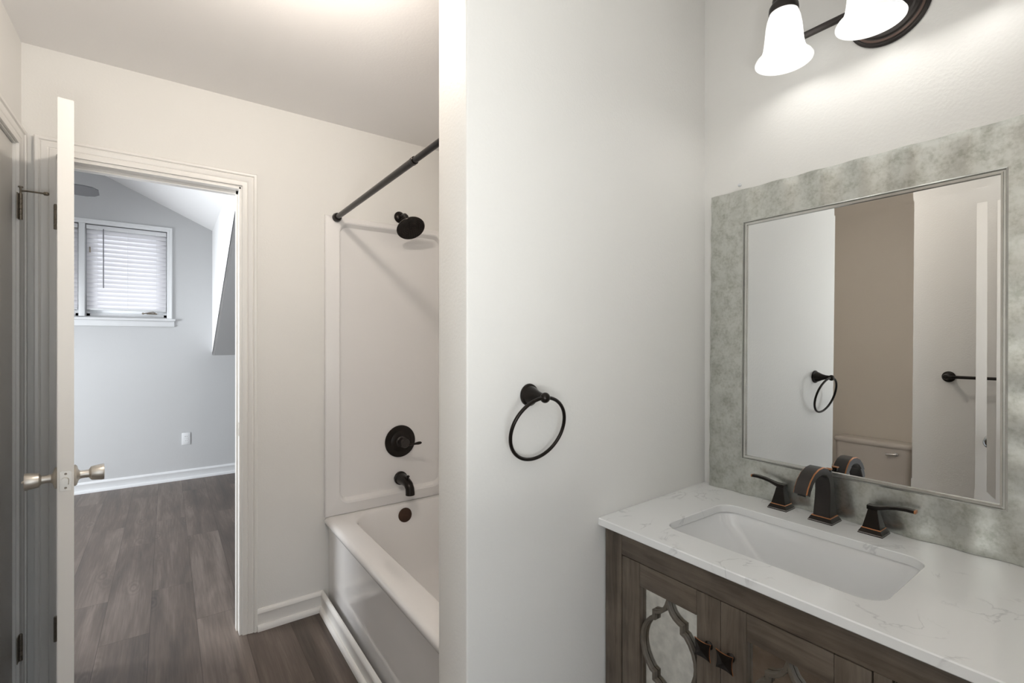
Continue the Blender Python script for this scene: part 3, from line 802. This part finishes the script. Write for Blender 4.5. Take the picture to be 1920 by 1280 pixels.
# ------------------------------------------------------------------ towel ring on the partition
wn_ = Vector((0.0469, -1, 0)).normalized()       # outward normal of the vanity side of the partition
bx = 0.6595; bc = Vector((bx, YR(bx), -0.1175))
tr = thing('towel_ring', 'dark bronze towel ring hanging on the white partition wall', 'towel ring', tuple(bc))
bm = bmesh.new(); lathe(bm, [(0, 0.0), (0.0245, 0), (0.0255, 0.003), (0.0245, 0.006), (0.0205, 0.008), (0.0195, 0.013), (0.0125, 0.028), (0.0085, 0.042), (0.008, 0.052), (0, 0.052)], bc, wn_, 36)
obj('mounting_post', bm, M_BRONZE, tr)
ball = bc + wn_ * 0.060 + Vector((-0.004, 0, -0.001))
bm = bmesh.new(); bmesh.ops.create_uvsphere(bm, u_segments=24, v_segments=16, radius=0.0115, matrix=Matrix.Translation(ball) @ Matrix.Diagonal((1, 0.9, 1, 1)))
obj('ball_finial', bm, M_BRONZE, tr)
bm = bmesh.new(); rr_ = 0.0735
bot = Vector((ball.x - 0.004, YR(0.64) - 0.018, -0.2575)); dn = (bot - ball); dl = dn.length; dn.normalize(); rr_ = dl / 2
cen = (ball + bot) / 2; sd = Vector((1, 0.0469, 0)).normalized(); sd = (sd - dn * sd.dot(dn)).normalized()
tube(bm, [tuple(cen + sd * math.cos(t) * rr_ * 1.05 - dn * math.sin(t) * rr_) for t in [2 * math.pi * k / 72 for k in range(72)]], 0.0040, 14, closed=True)
obj('ring', bm, M_BRONZE, tr)

# ------------------------------------------------------------------ vanity cabinet
VX = 0.915; VY0, VY1 = -0.050, 0.856; VT = -0.467
cab = thing('vanity_cabinet', 'brown weathered wood vanity cabinet with mirrored fretwork doors', 'cabinet', ((VX + XM) / 2, 0.40, FZ))
bm = bmesh.new()
X2 = VX + 0.022
box(bm, VX, X2, 0.803, VY1, FZ, VT, bev=0.0012, mi=0)              # corner post
box(bm, VX, X2, VY0, -0.004, FZ, VT, bev=0.0012, mi=0)
box(bm, VX, X2, 0.2565, 0.281, -1.20, -0.5255, bev=0.0008, mi=0)   # post between doors and drawers
box(bm, VX, X2, -0.003, 0.8018, -0.5255, VT, bev=0.0012, mi=1)     # top rail
box(bm, VX, X2, -0.003, 0.8018, -1.255, -1.20, bev=0.0012, mi=1)   # bottom rail
box(bm, X2 + 0.001, 1.395, VY0 + 0.004, VY0 + 0.02, -1.25, VT, mi=0)
box(bm, X2 + 0.001, 1.395, VY1 - 0.02, VY1 - 0.002, -1.25, VT, mi=0)
box(bm, X2 + 0.001, 1.39, VY0 + 0.02, VY1 - 0.02, -1.25, -1.235, mi=1)
box(bm, 1.385, 1.395, VY0 + 0.02, VY1 - 0.02, -1.235, VT, mi=0)
box(bm, X2 + 0.001, 1.385, 0.262, 0.275, -1.235, VT - 0.2, mi=0)
for yy in (VY1 - 0.055, VY0 + 0.002): box(bm, 1.34, 1.395, yy, yy + 0.05, FZ, -1.25, mi=0)
obj('carcass', bm, [M_WOODV, M_WOODH], cab, sharp=30)


def lantern(cy, cz):
    half = [(0.0, 0.1205), (0.0035, 0.106), (0.010, 0.094), (0.019, 0.086), (0.029, 0.081), (0.037, 0.079), (0.037, 0.063), (0.0455, 0.060), (0.056, 0.048), (0.065, 0.032), (0.070, 0.015), (0.0715, 0)]
    q1 = half; q2 = [(y, -z) for y, z in half[::-1]][1:]
    right = q1 + q2
    left = [(-y, z) for y, z in right[::-1]][1:-1]
    return [(cy + y, cz + z) for y, z in right + left]


def strip_closed(bm, path, w, x0, x1, mi=0):
    """band of width w following a closed outline in the YZ plane, from x0 to x1"""
    n = len(path); P = [Vector(p) for p in path]; rings = []
    for i in range(n):
        d1 = (P[i] - P[i - 1]).normalized(); d2 = (P[(i + 1) % n] - P[i]).normalized()
        n1 = Vector((-d1.y, d1.x)); n2 = Vector((-d2.y, d2.x)); m = (n1 + n2)
        m = m.normalized() if m.length > 1e-4 else n1
        s = min(1.8, 1 / max(0.35, m.dot(n1)))
        rings.append([bm.verts.new((x, (P[i] + m * s * o).x, (P[i] + m * s * o).y)) for x, o in ((x1, -w / 2), (x0 + 0.0015, -w / 2), (x0, -w / 2 + 0.0015), (x0, w / 2 - 0.0015), (x0 + 0.0015, w / 2), (x1, w / 2))])
    for i in range(n):
        A, Bn = rings[i], rings[(i + 1) % n]
        for k in range(6): bm.faces.new((A[k], A[(k + 1) % 6], Bn[(k + 1) % 6], Bn[k])).material_index = mi


def square_knob(parent, y, z, x):
    bm = bmesh.new(); lathe(bm, [(0, 0), (0.0085, 0), (0.009, 0.002), (0.0065, 0.005), (0.0045, 0.009), (0.0045, 0.02), (0, 0.02)], (x, y, z), (-1, 0, 0), 20)
    k = obj('knob', bm, M_BRONZE, parent)
    # concave-sided square cushion
    bm = bmesh.new(); N = 9; rim = []
    s = 0.0185
    for side in range(4):
        for i in range(N):
            t = -1 + 2 * i / N; inset = 1 - 0.15 * (1 - t * t)
            p = [(t, inset), (inset, -t), (-t, -inset), (-inset, t)][side]
            rim.append((p[0] * s, p[1] * s))
    xs = x - 0.0195
    def L(sc, xx): return [(xx, y + a * sc, z + b * sc) for a, b in rim]
    vs = loft(bm, [L(0.35, xs), L(0.97, xs - 0.003), L(1.0, xs - 0.0045), L(0.965, xs - 0.0058), L(0.90, xs - 0.0060), L(0.6, xs - 0.0068), L(0.25, xs - 0.0088)], cap0=True, cap1=True)
    for f in bm.faces:
        c = f.calc_center_median()
        if xs - 0.0056 < c.x < xs - 0.0030 and math.hypot(c.y - y, c.z - z) > s * 0.76: f.material_index = 1
    obj('knob_face', bm, [M_BRONZE, M_COPPER], parent, sharp=30)


def vanity_door(y0, y1, knob_y, label):
    z1, z0 = -0.5275, -1.198; sw = 0.053; g = 0.0006
    bm = bmesh.new(); xa, xb = VX + 0.0005, VX + 0.020
    box(bm, xa, xb, y0, y0 + sw, z0, z1, bev=0.0010, mi=0); box(bm, xa, xb, y1 - sw, y1, z0, z1, bev=0.0010, mi=0)
    box(bm, xa, xb, y0 + sw + g, y1 - sw - g, z1 - 0.054, z1, bev=0.0010, mi=1); box(bm, xa, xb, y0 + sw + g, y1 - sw - g, z0, -1.073, bev=0.0010, mi=1)
    d = obj('door', bm, [M_WOODV, M_WOODH], cab, sharp=30)
    d['label'] = label
    obj('mirror_panel', B(VX + 0.0135, VX + 0.017, y0 + sw - 0.002, y1 - sw + 0.002, -1.075, z1 - 0.052), M_ANTIQ, d)
    bm = bmesh.new(); cy = (y0 + y1) / 2
    for cz in (-0.704, -0.948): strip_closed(bm, lantern(cy, cz), 0.0085, VX + 0.0015, VX + 0.0125)
    obj('fretwork', bm, M_FRET, d, sharp=25)
    square_knob(d, knob_y, -0.630, VX + 0.0005)


vanity_door(0.5425, 0.8005, 0.5665, 'left cabinet door with a pale mirrored panel')
vanity_door(0.2835, 0.5410, 0.5190, 'right cabinet door with a brown reflection in its panel')
for k, (a, b) in enumerate(((-0.5275, -0.70), (-0.7025, -0.95), (-0.9525, -1.198))):
    bm = bmesh.new(); box(bm, VX + 0.0005, VX + 0.020, -0.002, 0.2545, b, a, bev=0.0012, mi=0); dr = obj('drawer', bm, [M_WOODH], cab)
    square_knob(dr, 0.126, (a + b) / 2, VX + 0.0005)

# ------------------------------------------------------------------ countertop with sink cut-out
HX0, HX1, HY0, HY1 = 0.985, 1.262, 0.292, 0.733
top = thing('countertop', 'white veined quartz countertop on the vanity cabinet', 'countertop', (1.15, 0.4, -0.467))
bm = bmesh.new(); ct0, ct1 = -0.467 + 0.0008, -0.447
cy_, cx_ = (HY0 + HY1) / 2, (HX0 + HX1) / 2
inner = rrect(HX0, HX1, HY0, HY1, 0.040, k=8)
OX0, OX1, OY0 = 0.893, XM - 0.001, VY0 - 0.012
def outer_pts():
    res = []
    n4 = len(inner) // 4
    corners = [(OX1, 1), (OX0, 1), (OX0, 0), (OX1, 0)]
    res = []
    for q in range(4):
        for i in range(n4):
            ix, iy = inner[q * n4 + i]
            t = i / (n4 - 1)
            if q == 0: p = (OX1, iy if t < 0.5 else 9) if t < 0.5 else (ix if t > 0.5 else OX1, 9)
            elif q == 1: p = (ix if t < 0.5 else OX0, 9) if t <= 0.5 else (OX0, iy)
            elif q == 2: p = (OX0, iy if t < 0.5 else OY0) if t <= 0.5 else (ix, OY0)
            else: p = (ix if t < 0.5 else OX1, OY0) if t <= 0.5 else (OX1, iy)
            x, y = p
            if y == 9: y = YR(x) - 0.0008
            res.append((x, y))
    return res
outer = outer_pts()
def off(l, d, z):
    return [(x + (d if x < OX0 + 0.001 else 0), y, z) for x, y in l]
def inn(g, z): return rrect(HX0 - g, HX1 + g, HY0 - g, HY1 + g, 0.040 + g, z)
loops = [inn(0.0, ct0), inn(0, ct1 - 0.0015), inn(0.0015, ct1), off(outer, 0.002, ct1), off(outer, 0.0, ct1 - 0.002), off(outer, 0.0, ct0 + 0.002), off(outer, 0.002, ct0), inn(0.0, ct0)]
loft(bm, loops)
bmesh.ops.remove_doubles(bm, verts=bm.verts[:], dist=0.00005)
obj('slab', bm, M_QUARTZ, top, sharp=40)
bpy.data.objects['slab'].name = 'quartz_slab'

# undermount sink
sk = thing('sink', 'white rectangular undermount porcelain sink in the countertop', 'sink', (cx_, cy_, -0.47))
bm = bmesh.new()
def sl(a, b, c, d, r, z): return rrect(HX0 + a, HX1 - b, HY0 + c, HY1 - d, r, z)
zt_ = ct0 - 0.0008
loops = [sl(-0.025, -0.025, -0.025, -0.025, 0.06, zt_ - 0.010), sl(-0.025, -0.025, -0.025, -0.025, 0.06, zt_), sl(-0.004, -0.004, -0.004, -0.004, 0.044, zt_), sl(-0.002, -0.002, -0.002, -0.001, 0.042, zt_ - 0.004),
         sl(0.004, 0.004, 0.006, 0.010, 0.040, zt_ - 0.03), sl(0.012, 0.012, 0.018, 0.060, 0.036, zt_ - 0.075), sl(0.022, 0.022, 0.03, 0.105, 0.032, zt_ - 0.108), sl(0.036, 0.036, 0.05, 0.130, 0.026, zt_ - 0.124), sl(0.06, 0.06, 0.08, 0.155, 0.02, zt_ - 0.128)]
loft(bm, loops, cap1=True)
obj('basin', bm, M_PORC, sk, sharp=60)
bm = bmesh.new(); lathe(bm, [(0, 0), (0.022, 0), (0.0205, 0.003), (0.012, 0.004), (0, 0.006)], (1.125, 0.50, zt_ - 0.1278), (0, 0, 1), 28); obj('drain_cover', bm, M_BRONZE, sk)

# ------------------------------------------------------------------ faucet: spout and two handles
def rect_sweep(bm, secs, ch=0.0022, ydir=(0, 1, 0)):
    """secs: (centre, normal_in_plane, half_thickness, half_width); chamfer faces carry material 1"""
    rings = []; yd = Vector(ydir)
    for c, nrm, ht, hw in secs:
        c = Vector(c); nrm = Vector(nrm).normalized(); k = ch
        pts = [(ht, hw - k), (ht - k, hw), (-ht + k, hw), (-ht, hw - k), (-ht, -hw + k), (-ht + k, -hw), (ht - k, -hw), (ht, -hw + k)]
        rings.append([bm.verts.new(c + nrm * a + yd * b) for a, b in pts])
    for A, Bn in zip(rings, rings[1:]):
        for i in range(8):
            f = bm.faces.new((A[i], A[(i + 1) % 8], Bn[(i + 1) % 8], Bn[i])); f.material_index = 1 if i in (0, 6) else 0
    bm.faces.new(rings[0][::-1]); bm.faces.new(rings[-1])


def stepped_base(bm, x, y, z, sx, sy):
    def L(a, b, zz): return [(x - a, y - b, zz), (x + a, y - b, zz), (x + a, y + b, zz), (x - a, y + b, zz)]
    loft(bm, [L(sx, sy, z), L(sx, sy, z + 0.002)], cap0=True, mi=0)
    loft(bm, [L(sx, sy, z + 0.002), L(sx - 0.0008, sy - 0.0008, z + 0.0038)], mi=2)
    loft(bm, [L(sx - 0.0008, sy - 0.0008, z + 0.0038), L(sx - 0.0055, sy - 0.0055, z + 0.0125)], mi=0)
    loft(bm, [L(sx - 0.0055, sy - 0.0055, z + 0.0125), L(sx - 0.0062, sy - 0.0062, z + 0.0142)], cap1=True, mi=1)


CT = -0.447
M_WORN = mat('worn_silver_edge', (0.30, 0.28, 0.27), 0.35, metal=0.8, vary=0.4, vscale=60)
fs0 = thing('faucet', 'dark bronze two-handle faucet with copper edges and an arched spout behind the sink', 'faucet', (1.343, 0.515, CT))
fs = fs0
bm = bmesh.new(); stepped_base(bm, 1.343, 0.515, CT, 0.029, 0.0275); fs_base = bm
ctl = [((1.344, -0.434), 0, 0.0215, 0.0190), ((1.3455, -0.41), 2, 0.0195, 0.0183), ((1.3460, -0.388), 6, 0.0170, 0.0178), ((1.3445, -0.366), 14, 0.0145, 0.0174), ((1.3400, -0.346), 26, 0.0125, 0.0171),
       ((1.3300, -0.3295), 44, 0.0108, 0.0169), ((1.3150, -0.3180), 64, 0.0100, 0.0167), ((1.2950, -0.3130), 86, 0.0096, 0.0165), ((1.2730, -0.3140), 104, 0.0094, 0.0163), ((1.2520, -0.3205), 122, 0.0094, 0.0161),
       ((1.2345, -0.3325), 139, 0.0096, 0.0159), ((1.2215, -0.3480), 152, 0.0100, 0.0157), ((1.2160, -0.3595), 158, 0.0102, 0.0156)]
bm = bmesh.new()
secs = []
for (x, z), a, ht, hw in ctl:
    # a = 0: path runs up; 90: runs towards -X
    n = Vector((math.cos(R(a)), 0, math.sin(R(a))))   # outer side of the bend
    secs.append(((x, 0.515, z), n, ht, hw))
rect_sweep(bm, secs); fs = obj('spout', bm, [M_BRONZE_S, M_COPPER], fs0, sharp=28)
obj('base', fs_base, [M_BRONZE, M_COPPER, M_WORN], fs, sharp=20)
bm = bmesh.new(); lathe(bm, [(0.0085, 0), (0.0085, 0.004), (0.0, 0.004)], (1.2170, 0.515, -0.3590), (-0.34, 0, -0.94), 20); obj('aerator', bm, M_DARK, fs)
bm = bmesh.new(); tube(bm, [(1.3675, 0.515, -0.37), (1.3675, 0.515, -0.330)], 0.0028, 10)
box(bm, 1.362, 1.373, 0.5095, 0.5205, -0.332, -0.323, bev=0.001, mi=0); box(bm, 1.361, 1.374, 0.5085, 0.5215, -0.3235, -0.320, bev=0.0008, mi=1)
box(bm, 1.357, 1.372, 0.510, 0.520, -0.375, -0.367, bev=0.001, mi=0)
obj('lift_rod', bm, [M_BRONZE, M_COPPER], fs)


def faucet_handle(y, s, label):
    bm = bmesh.new()
    def L(a, zz): return [(1.3475 - a, y - a, zz), (1.3475 + a, y - a, zz), (1.3475 + a, y + a, zz), (1.3475 - a, y + a, zz)]
    loft(bm, [L(0.0180, CT + 0.0135), L(0.0125, CT + 0.038), L(0.0090, CT + 0.056)], cap0=True, cap1=True)
    bmesh.ops.bevel(bm, geom=[e for e in bm.edges if abs(e.verts[0].co.z - e.verts[1].co.z) > 0.005], offset=0.0008, segments=2, affect='EDGES')
    t = obj('handle', bm, M_BRONZE, fs0, sharp=25); t['label'] = label
    bm = bmesh.new(); stepped_base(bm, 1.3475, y, CT, 0.0255, 0.0245); obj('base', bm, [M_BRONZE, M_COPPER, M_WORN], t, sharp=20)
    bm = bmesh.new()
    pts = [(-0.011, 0.0600, 0.0048), (0.004, 0.0605, 0.0048), (0.014, 0.0625, 0.0038), (0.028, 0.0665, 0.0034), (0.045, 0.0700, 0.0034), (0.062, 0.0715, 0.0034), (0.076, 0.0710, 0.0034), (0.079, 0.0708, 0.0034)]
    secs = []
    for i, (d, z, ht) in enumerate(pts):
        a = pts[min(i + 1, len(pts) - 1)]; b = pts[max(i - 1, 0)]
        tx, tz = (a[0] - b[0]), (a[1] - b[1]); n = Vector((0, -tz * s, tx)).normalized()
        hw = 0.0105 if i < 2 else (0.0085 if i == 2 else 0.0068 + 0.0012 * (i - 3) / 4)
        secs.append(((1.3475, y + s * d, CT + z), n, ht, hw))
    rect_sweep(bm, secs, ch=0.0012, ydir=(1, 0, 0))
    for f in bm.faces:
        c = f.calc_center_median(); far = abs(c.y - y)
        f.material_index = 1 if far > 0.0765 else 0
    obj('lever', bm, [M_BRONZE, M_COPPER], t, sharp=25)
    return t


faucet_handle(0.622, 1, 'bronze faucet handle left of the spout, its lever rising towards the partition wall')
faucet_handle(0.413, -1, 'bronze faucet handle right of the spout, its lever pointing away to the right')

# ------------------------------------------------------------------ framed mirror leaning on the wall
MY0, MY1, MZ0, MZ1 = 0.088, 0.855, -0.4462, 0.4575
IY0, IY1, IZ0, IZ1 = 0.197, 0.751, -0.3435, 0.359
tilt = R(0.80)
mir = thing('framed_mirror', 'large rectangular wall mirror in a rippled silver leaf frame above the sink', 'mirror', (1.40, 0.47, MZ0))
XFf = 1.3790   # front face at the bottom edge
def mp3(x, y, z):   # lean back towards the wall with height
    return (x + (z - MZ0) * math.sin(tilt), y, z)
bm = bmesh.new()
def ripple(t, ph): return 0.0038 * math.sin(2 * math.pi * t / 0.098 + ph)
NW = 10
def rail(horizontal, sgn):
    """grid over a mitred rail with ripples running across it"""
    N = 84; rows = []
    for i in range(N + 1):
        row = []
        for j in range(NW + 1):
            w = j / NW     # 0 outer, 1 inner
            if horizontal:
                zo = MZ1 if sgn > 0 else MZ0; zi = IZ1 if sgn > 0 else IZ0
                ya = MY0 + (IY0 - MY0) * w; yb = MY1 + (IY1 - MY1) * w
                y = ya + (yb - ya) * i / N; z = zo + (zi - zo) * w; t = y; L0, L1 = ya, yb; edge = min(y - ya, yb - y)
            else:
                yo = MY1 if sgn > 0 else MY0; yi = IY1 if sgn > 0 else IY0
                za = MZ0 + (IZ0 - MZ0) * w; zb = MZ1 + (IZ1 - MZ1) * w
                z = za + (zb - za) * i / N; y = yo + (yi - yo) * w; t = z; edge = min(z - za, zb - z)
            fade = min(1.0, edge / 0.04); fade = fade * fade * (3 - 2 * fade)
            amp = ripple(t, 1.2 + (0 if horizontal else 0.9)) * fade * (1 - 0.75 * w)
            xx = XFf + amp
            if j == 0:
                xx += 0.002
            # the outer outline waves a little too
            if j == 0:
                if horizontal: z += sgn * (-abs(0.0008) + 0.0012 * math.sin(2 * math.pi * t / 0.098 + 2.0) * fade) * (1 if sgn > 0 else 0)
                else: y += sgn * (-0.0008 + 0.0012 * math.sin(2 * math.pi * t / 0.098 + 2.0) * fade)
            row.append(bm.verts.new(mp3(xx, y, z)))
        rows.append(row)
    for i in range(N):
        for j in range(NW): bm.faces.new((rows[i][j], rows[i + 1][j], rows[i + 1][j + 1], rows[i][j + 1]))
    # outer side wall down to the back and inner side wall
    for j, depth in ((0, 0.013), (NW, 0.006)):
        back = [bm.verts.new((v.co.x * 0 + mp3(XFf + depth, 0, v.co.z)[0], v.co.y, v.co.z)) for v in [r[j] for r in rows]]
        for i in range(N): bm.faces.new((rows[i][j], rows[i + 1][j], back[i + 1], back[i]))
rail(True, 1); rail(True, -1); rail(False, 1); rail(False, -1)
bmesh.ops.remove_doubles(bm, verts=bm.verts[:], dist=0.0001)
obj('frame', bm, M_LEAF, mir, sharp=50)
# stepped silver lip round the glass
bm = bmesh.new()
def RL(g, x): return [mp3(x, y, z) for y, z in ((IY0 + g, IZ0 + g), (IY1 - g, IZ0 + g), (IY1 - g, IZ1 - g), (IY0 + g, IZ1 - g))]
loft(bm, [RL(0, XFf + 0.006), RL(0.0, XFf - 0.0005), RL(0.0030, XFf - 0.0018), RL(0.0045, XFf + 0.0040), RL(0.0075, XFf + 0.0040), RL(0.0080, XFf + 0.0005), RL(0.0112, XFf + 0.0010), RL(0.0125, XFf + 0.0085)])
obj('inner_lip', bm, M_LIP, mir, sharp=20)
bm = bmesh.new(); G0, G1 = 0.0120, 0.0120 + 0.020
vs = loft(bm, [RL(G0, XFf + 0.0070), RL(G1, XFf + 0.0074)], cap1=True)
obj('mirror_glass', bm, M_MIRROR, mir, smooth=False)
# backing
bm = bmesh.new(); prism(bm, [mp3(XFf + 0.009, IY0 - 0.05, IZ0 - 0.05), mp3(XFf + 0.009, IY1 + 0.05, IZ0 - 0.05), mp3(XFf + 0.009, IY1 + 0.05, IZ1 + 0.05), mp3(XFf + 0.009, IY0 - 0.05, IZ1 + 0.05)], (0.003, 0, 0))
obj('backing_board', bm, M_DARK, mir)
# clear wall anchor just above the frame
wh = obj('wall_anchor', lathe(bmesh.new(), [(0, 0), (0.0045, 0), (0.005, 0.004), (0.003, 0.009), (0, 0.010)], (XM, 0.768, 0.4755), (-1, 0, 0), 14), M_PLASTIC)
tag(wh, 'tiny white wall anchor stuck in the wall just above the mirror frame', 'wall anchor')

# ------------------------------------------------------------------ vanity light
VZ = 0.798; PY = 0.400
vl = thing('vanity_light', 'three-shade bronze vanity light with white glass bells above the mirror', 'light', (XM, PY, VZ))
bm = bmesh.new(); lathe(bm, [(0, 0.0), (0.082, 0.0), (0.083, 0.003), (0.079, 0.007), (0.0765, 0.0075), (0.0745, 0.011), (0.070, 0.0125), (0.0675, 0.0125), (0.065, 0.0165), (0.060, 0.018), (0.0575, 0.018), (0.054, 0.021), (0.03, 0.025), (0, 0.026)], (XM - 0.0005, PY, VZ), (-1, 0, 0), 64)
for f in bm.faces:
    c = f.calc_center_median(); rr0 = math.hypot(c.y - PY, c.z - VZ)
    if 0.0715 < rr0 < 0.0742 or 0.0625 < rr0 < 0.0645: f.material_index = 1
M_BPL = mat('red_brown_bronze', (0.13, 0.085, 0.07), 0.35, metal=0.6)
obj('backplate', bm, [M_BRONZE_S, M_BPL], vl, sharp=25)
bm = bmesh.new(); tube(bm, [(1.345, 0.18, VZ), (1.345, 0.62, VZ)], 0.0085, 24); tube(bm, [(XM - 0.022, PY, VZ), (1.345, PY, VZ)], 0.012, 20)
obj('arm_bar', bm, M_BRONZE_S, vl)
for y in (0.586, 0.400, 0.214):
    X = 1.283
    bm = bmesh.new(); tube(bm, [(1.345, y, VZ), (1.345, y, VZ + 0.05), (1.340, y, VZ + 0.095), (1.322, y, VZ + 0.125), (1.300, y, VZ + 0.130), (1.286, y, VZ + 0.120), (X, y, VZ + 0.10)], 0.006, 14)
    obj('curved_arm', bm, M_BRONZE_S, vl)
    bm = bmesh.new(); lathe(bm, [(0, 0.105), (0.014, 0.105), (0.016, 0.095), (0.024, 0.090), (0.026, 0.082), (0.0255, 0.074), (0.029, 0.070), (0.0335, 0.062), (0.0345, 0.050), (0.0335, 0.046), (0.0, 0.046)], (X, y, VZ), (0, 0, 1), 40)
    obj('socket_cup', bm, M_BRONZE_S, vl, sharp=25)
    prof = [(0.0300, 0.054), (0.0330, 0.046), (0.0380, 0.030), (0.0410, 0.012), (0.0430, -0.010), (0.0450, -0.030), (0.0475, -0.045), (0.0520, -0.057), (0.0580, -0.064), (0.0630, -0.069), (0.0665, -0.075),
            (0.0660, -0.0775), (0.0640, -0.0768), (0.0600, -0.070), (0.0550, -0.064), (0.0490, -0.056), (0.0445, -0.044), (0.0420, -0.029), (0.0400, -0.010), (0.0380, 0.012), (0.0350, 0.029), (0.0305, 0.044), (0.028, 0.052)]
    bm = bmesh.new(); lathe(bm, prof, (X, y, VZ), (0, 0, 1), 56, cap=False); s_ = obj('glass_shade', bm, M_SHADE, vl, sharp=60)
    bm = bmesh.new(); lathe(bm, [(0.012, 0.045), (0.013, 0.03), (0.018, 0.012), (0.0215, -0.002), (0.020, -0.014), (0.012, -0.022), (0, -0.024)], (X, y, VZ), (0, 0, 1), 24)
    obj('bulb', bm, M_BULB, vl)
    point_light('vanity_bulb_light', (X, y, VZ - 0.046), 0.27, (1.0, 0.985, 0.955), 0.028)

# flush ceiling light over the floor in front of the tub, just out of the picture
cl = thing('ceiling_light', 'round flush ceiling light with a warm lit dome in front of the tub', 'light', (0.28, 1.33, CZ))
bm = bmesh.new(); lathe(bm, [(0, 0), (0.143, 0), (0.146, -0.062), (0.140, -0.064), (0.137, -0.01), (0, -0.01)], (0.28, 1.33, CZ), (0, 0, 1), 48); obj('ceiling_plate', bm, M_NICKEL, cl)  # deep opaque rim, shaped to keep direct light off the nearby ceiling
bm = bmesh.new(); lathe(bm, [(0.136, -0.048), (0.130, -0.068), (0.10, -0.088), (0.06, -0.092), (0.0, -0.094)], (0.28, 1.33, CZ), (0, 0, 1), 48, cap=False); obj('glass_dome', bm, M_DOME, cl)
point_light('ceiling_lamp_light', (0.28, 1.33, CZ - 0.125), 11.5, (1.0, 0.905, 0.80), 0.04)

# ------------------------------------------------------------------ towel bar (seen in the mirror)
BZ = -0.122
tb = thing('towel_bar', 'dark bronze towel bar on the side wall, seen in the mirror beyond the door edge', 'towel bar', (XL, 0.36, BZ))
for y in (0.668, 0.06):
    bm = bmesh.new(); lathe(bm, [(0, 0), (0.0265, 0), (0.0275, 0.003), (0.0265, 0.006), (0.019, 0.009), (0.011, 0.025), (0.009, 0.045), (0.0115, 0.052), (0.0125, 0.060), (0.0105, 0.068), (0.0, 0.071)], (XL, y, BZ), (1, 0, 0), 32)
    obj('post', bm, M_BRONZE, tb)
bm = bmesh.new(); tube(bm, [(XL + 0.060, 0.668, BZ), (XL + 0.060, 0.06, BZ)], 0.0075, 20); obj('bar', bm, M_BRONZE, tb)

# ------------------------------------------------------------------ toilet in the recess (seen in the mirror)
TYc = 1.280; TK1 = -0.628
to = thing('toilet', 'cream toilet with a lidded tank in the recess, seen in the mirror', 'toilet', (AX + 0.35, TYc, FZ))
def tl(a, b, c, d, r, z): return rrect(a, b, c, d, r, z)
bm = bmesh.new()
loft(bm, [tl(AX + 0.02, AX + 0.185, TYc - 0.215, TYc + 0.215, 0.03, -0.985), tl(AX + 0.012, AX + 0.197, TYc - 0.225, TYc + 0.225, 0.035, -0.90), tl(AX + 0.010, AX + 0.205, TYc - 0.230, TYc + 0.230, 0.035, TK1 - 0.034)], cap0=True, cap1=True)
tk = obj('tank', bm, M_TOILET, to, sharp=50)
bm = bmesh.new()
loft(bm, [tl(AX + 0.006, AX + 0.212, TYc - 0.236, TYc + 0.236, 0.035, TK1 - 0.034), tl(AX + 0.004, AX + 0.216, TYc - 0.240, TYc + 0.240, 0.038, TK1 - 0.026), tl(AX + 0.004, AX + 0.216, TYc - 0.240, TYc + 0.240, 0.038, TK1 - 0.012), tl(AX + 0.010, AX + 0.208, TYc - 0.232, TYc + 0.232, 0.034, TK1 - 0.003), tl(AX + 0.03, AX + 0.19, TYc - 0.21, TYc + 0.21, 0.03, TK1)], cap0=True, cap1=True)
obj('tank_lid', bm, M_TOILET, to, sharp=50)
bm = bmesh.new(); hx = AX + 0.205
lathe(bm, [(0, 0), (0.013, 0), (0.012, 0.008), (0, 0.010)], (hx - 0.001, TYc - 0.150, TK1 - 0.075), (1, 0, 0), 20)
tube(bm, [(hx + 0.012, TYc - 0.155, TK1 - 0.075), (hx + 0.016, TYc - 0.130, TK1 - 0.076), (hx + 0.017, TYc - 0.095, TK1 - 0.080)], [0.006, 0.006, 0.008], 14)
obj('flush_lever', bm, M_CHROME, tk)
bm = bmesh.new()
def ov(cx, a, b, z, n=36): return [(cx + a * math.cos(2 * math.pi * k / n), TYc + b * math.sin(2 * math.pi * k / n), z) for k in range(n)]
c0 = AX + 0.42
loft(bm, [ov(c0 - 0.02, 0.16, 0.10, FZ), ov(c0 - 0.02, 0.155, 0.095, FZ + 0.06), ov(c0, 0.15, 0.09, FZ + 0.18), ov(c0 + 0.02, 0.20, 0.14, FZ + 0.29), ov(c0 + 0.03, 0.235, 0.178, FZ + 0.36), ov(c0 + 0.03, 0.24, 0.182, FZ + 0.385), ov(c0 + 0.03, 0.19, 0.135, FZ + 0.385), ov(c0 + 0.03, 0.15, 0.10, FZ + 0.28), ov(c0 + 0.0, 0.08, 0.06, FZ + 0.20)], cap0=True, cap1=True)
box(bm, AX + 0.02, AX + 0.26, TYc - 0.11, TYc + 0.11, FZ + 0.15, -0.986, bev=0.02)
obj('bowl', bm, M_TOILET, to, sharp=50)
bm = bmesh.new(); loft(bm, [ov(c0 + 0.028, 0.245, 0.188, FZ + 0.387), ov(c0 + 0.028, 0.25, 0.192, FZ + 0.40), ov(c0 + 0.028, 0.245, 0.187, FZ + 0.43), ov(c0 + 0.028, 0.2, 0.15, FZ + 0.436)], cap0=True, cap1=True)
obj('seat_lid', bm, M_TOILET, to, sharp=50)
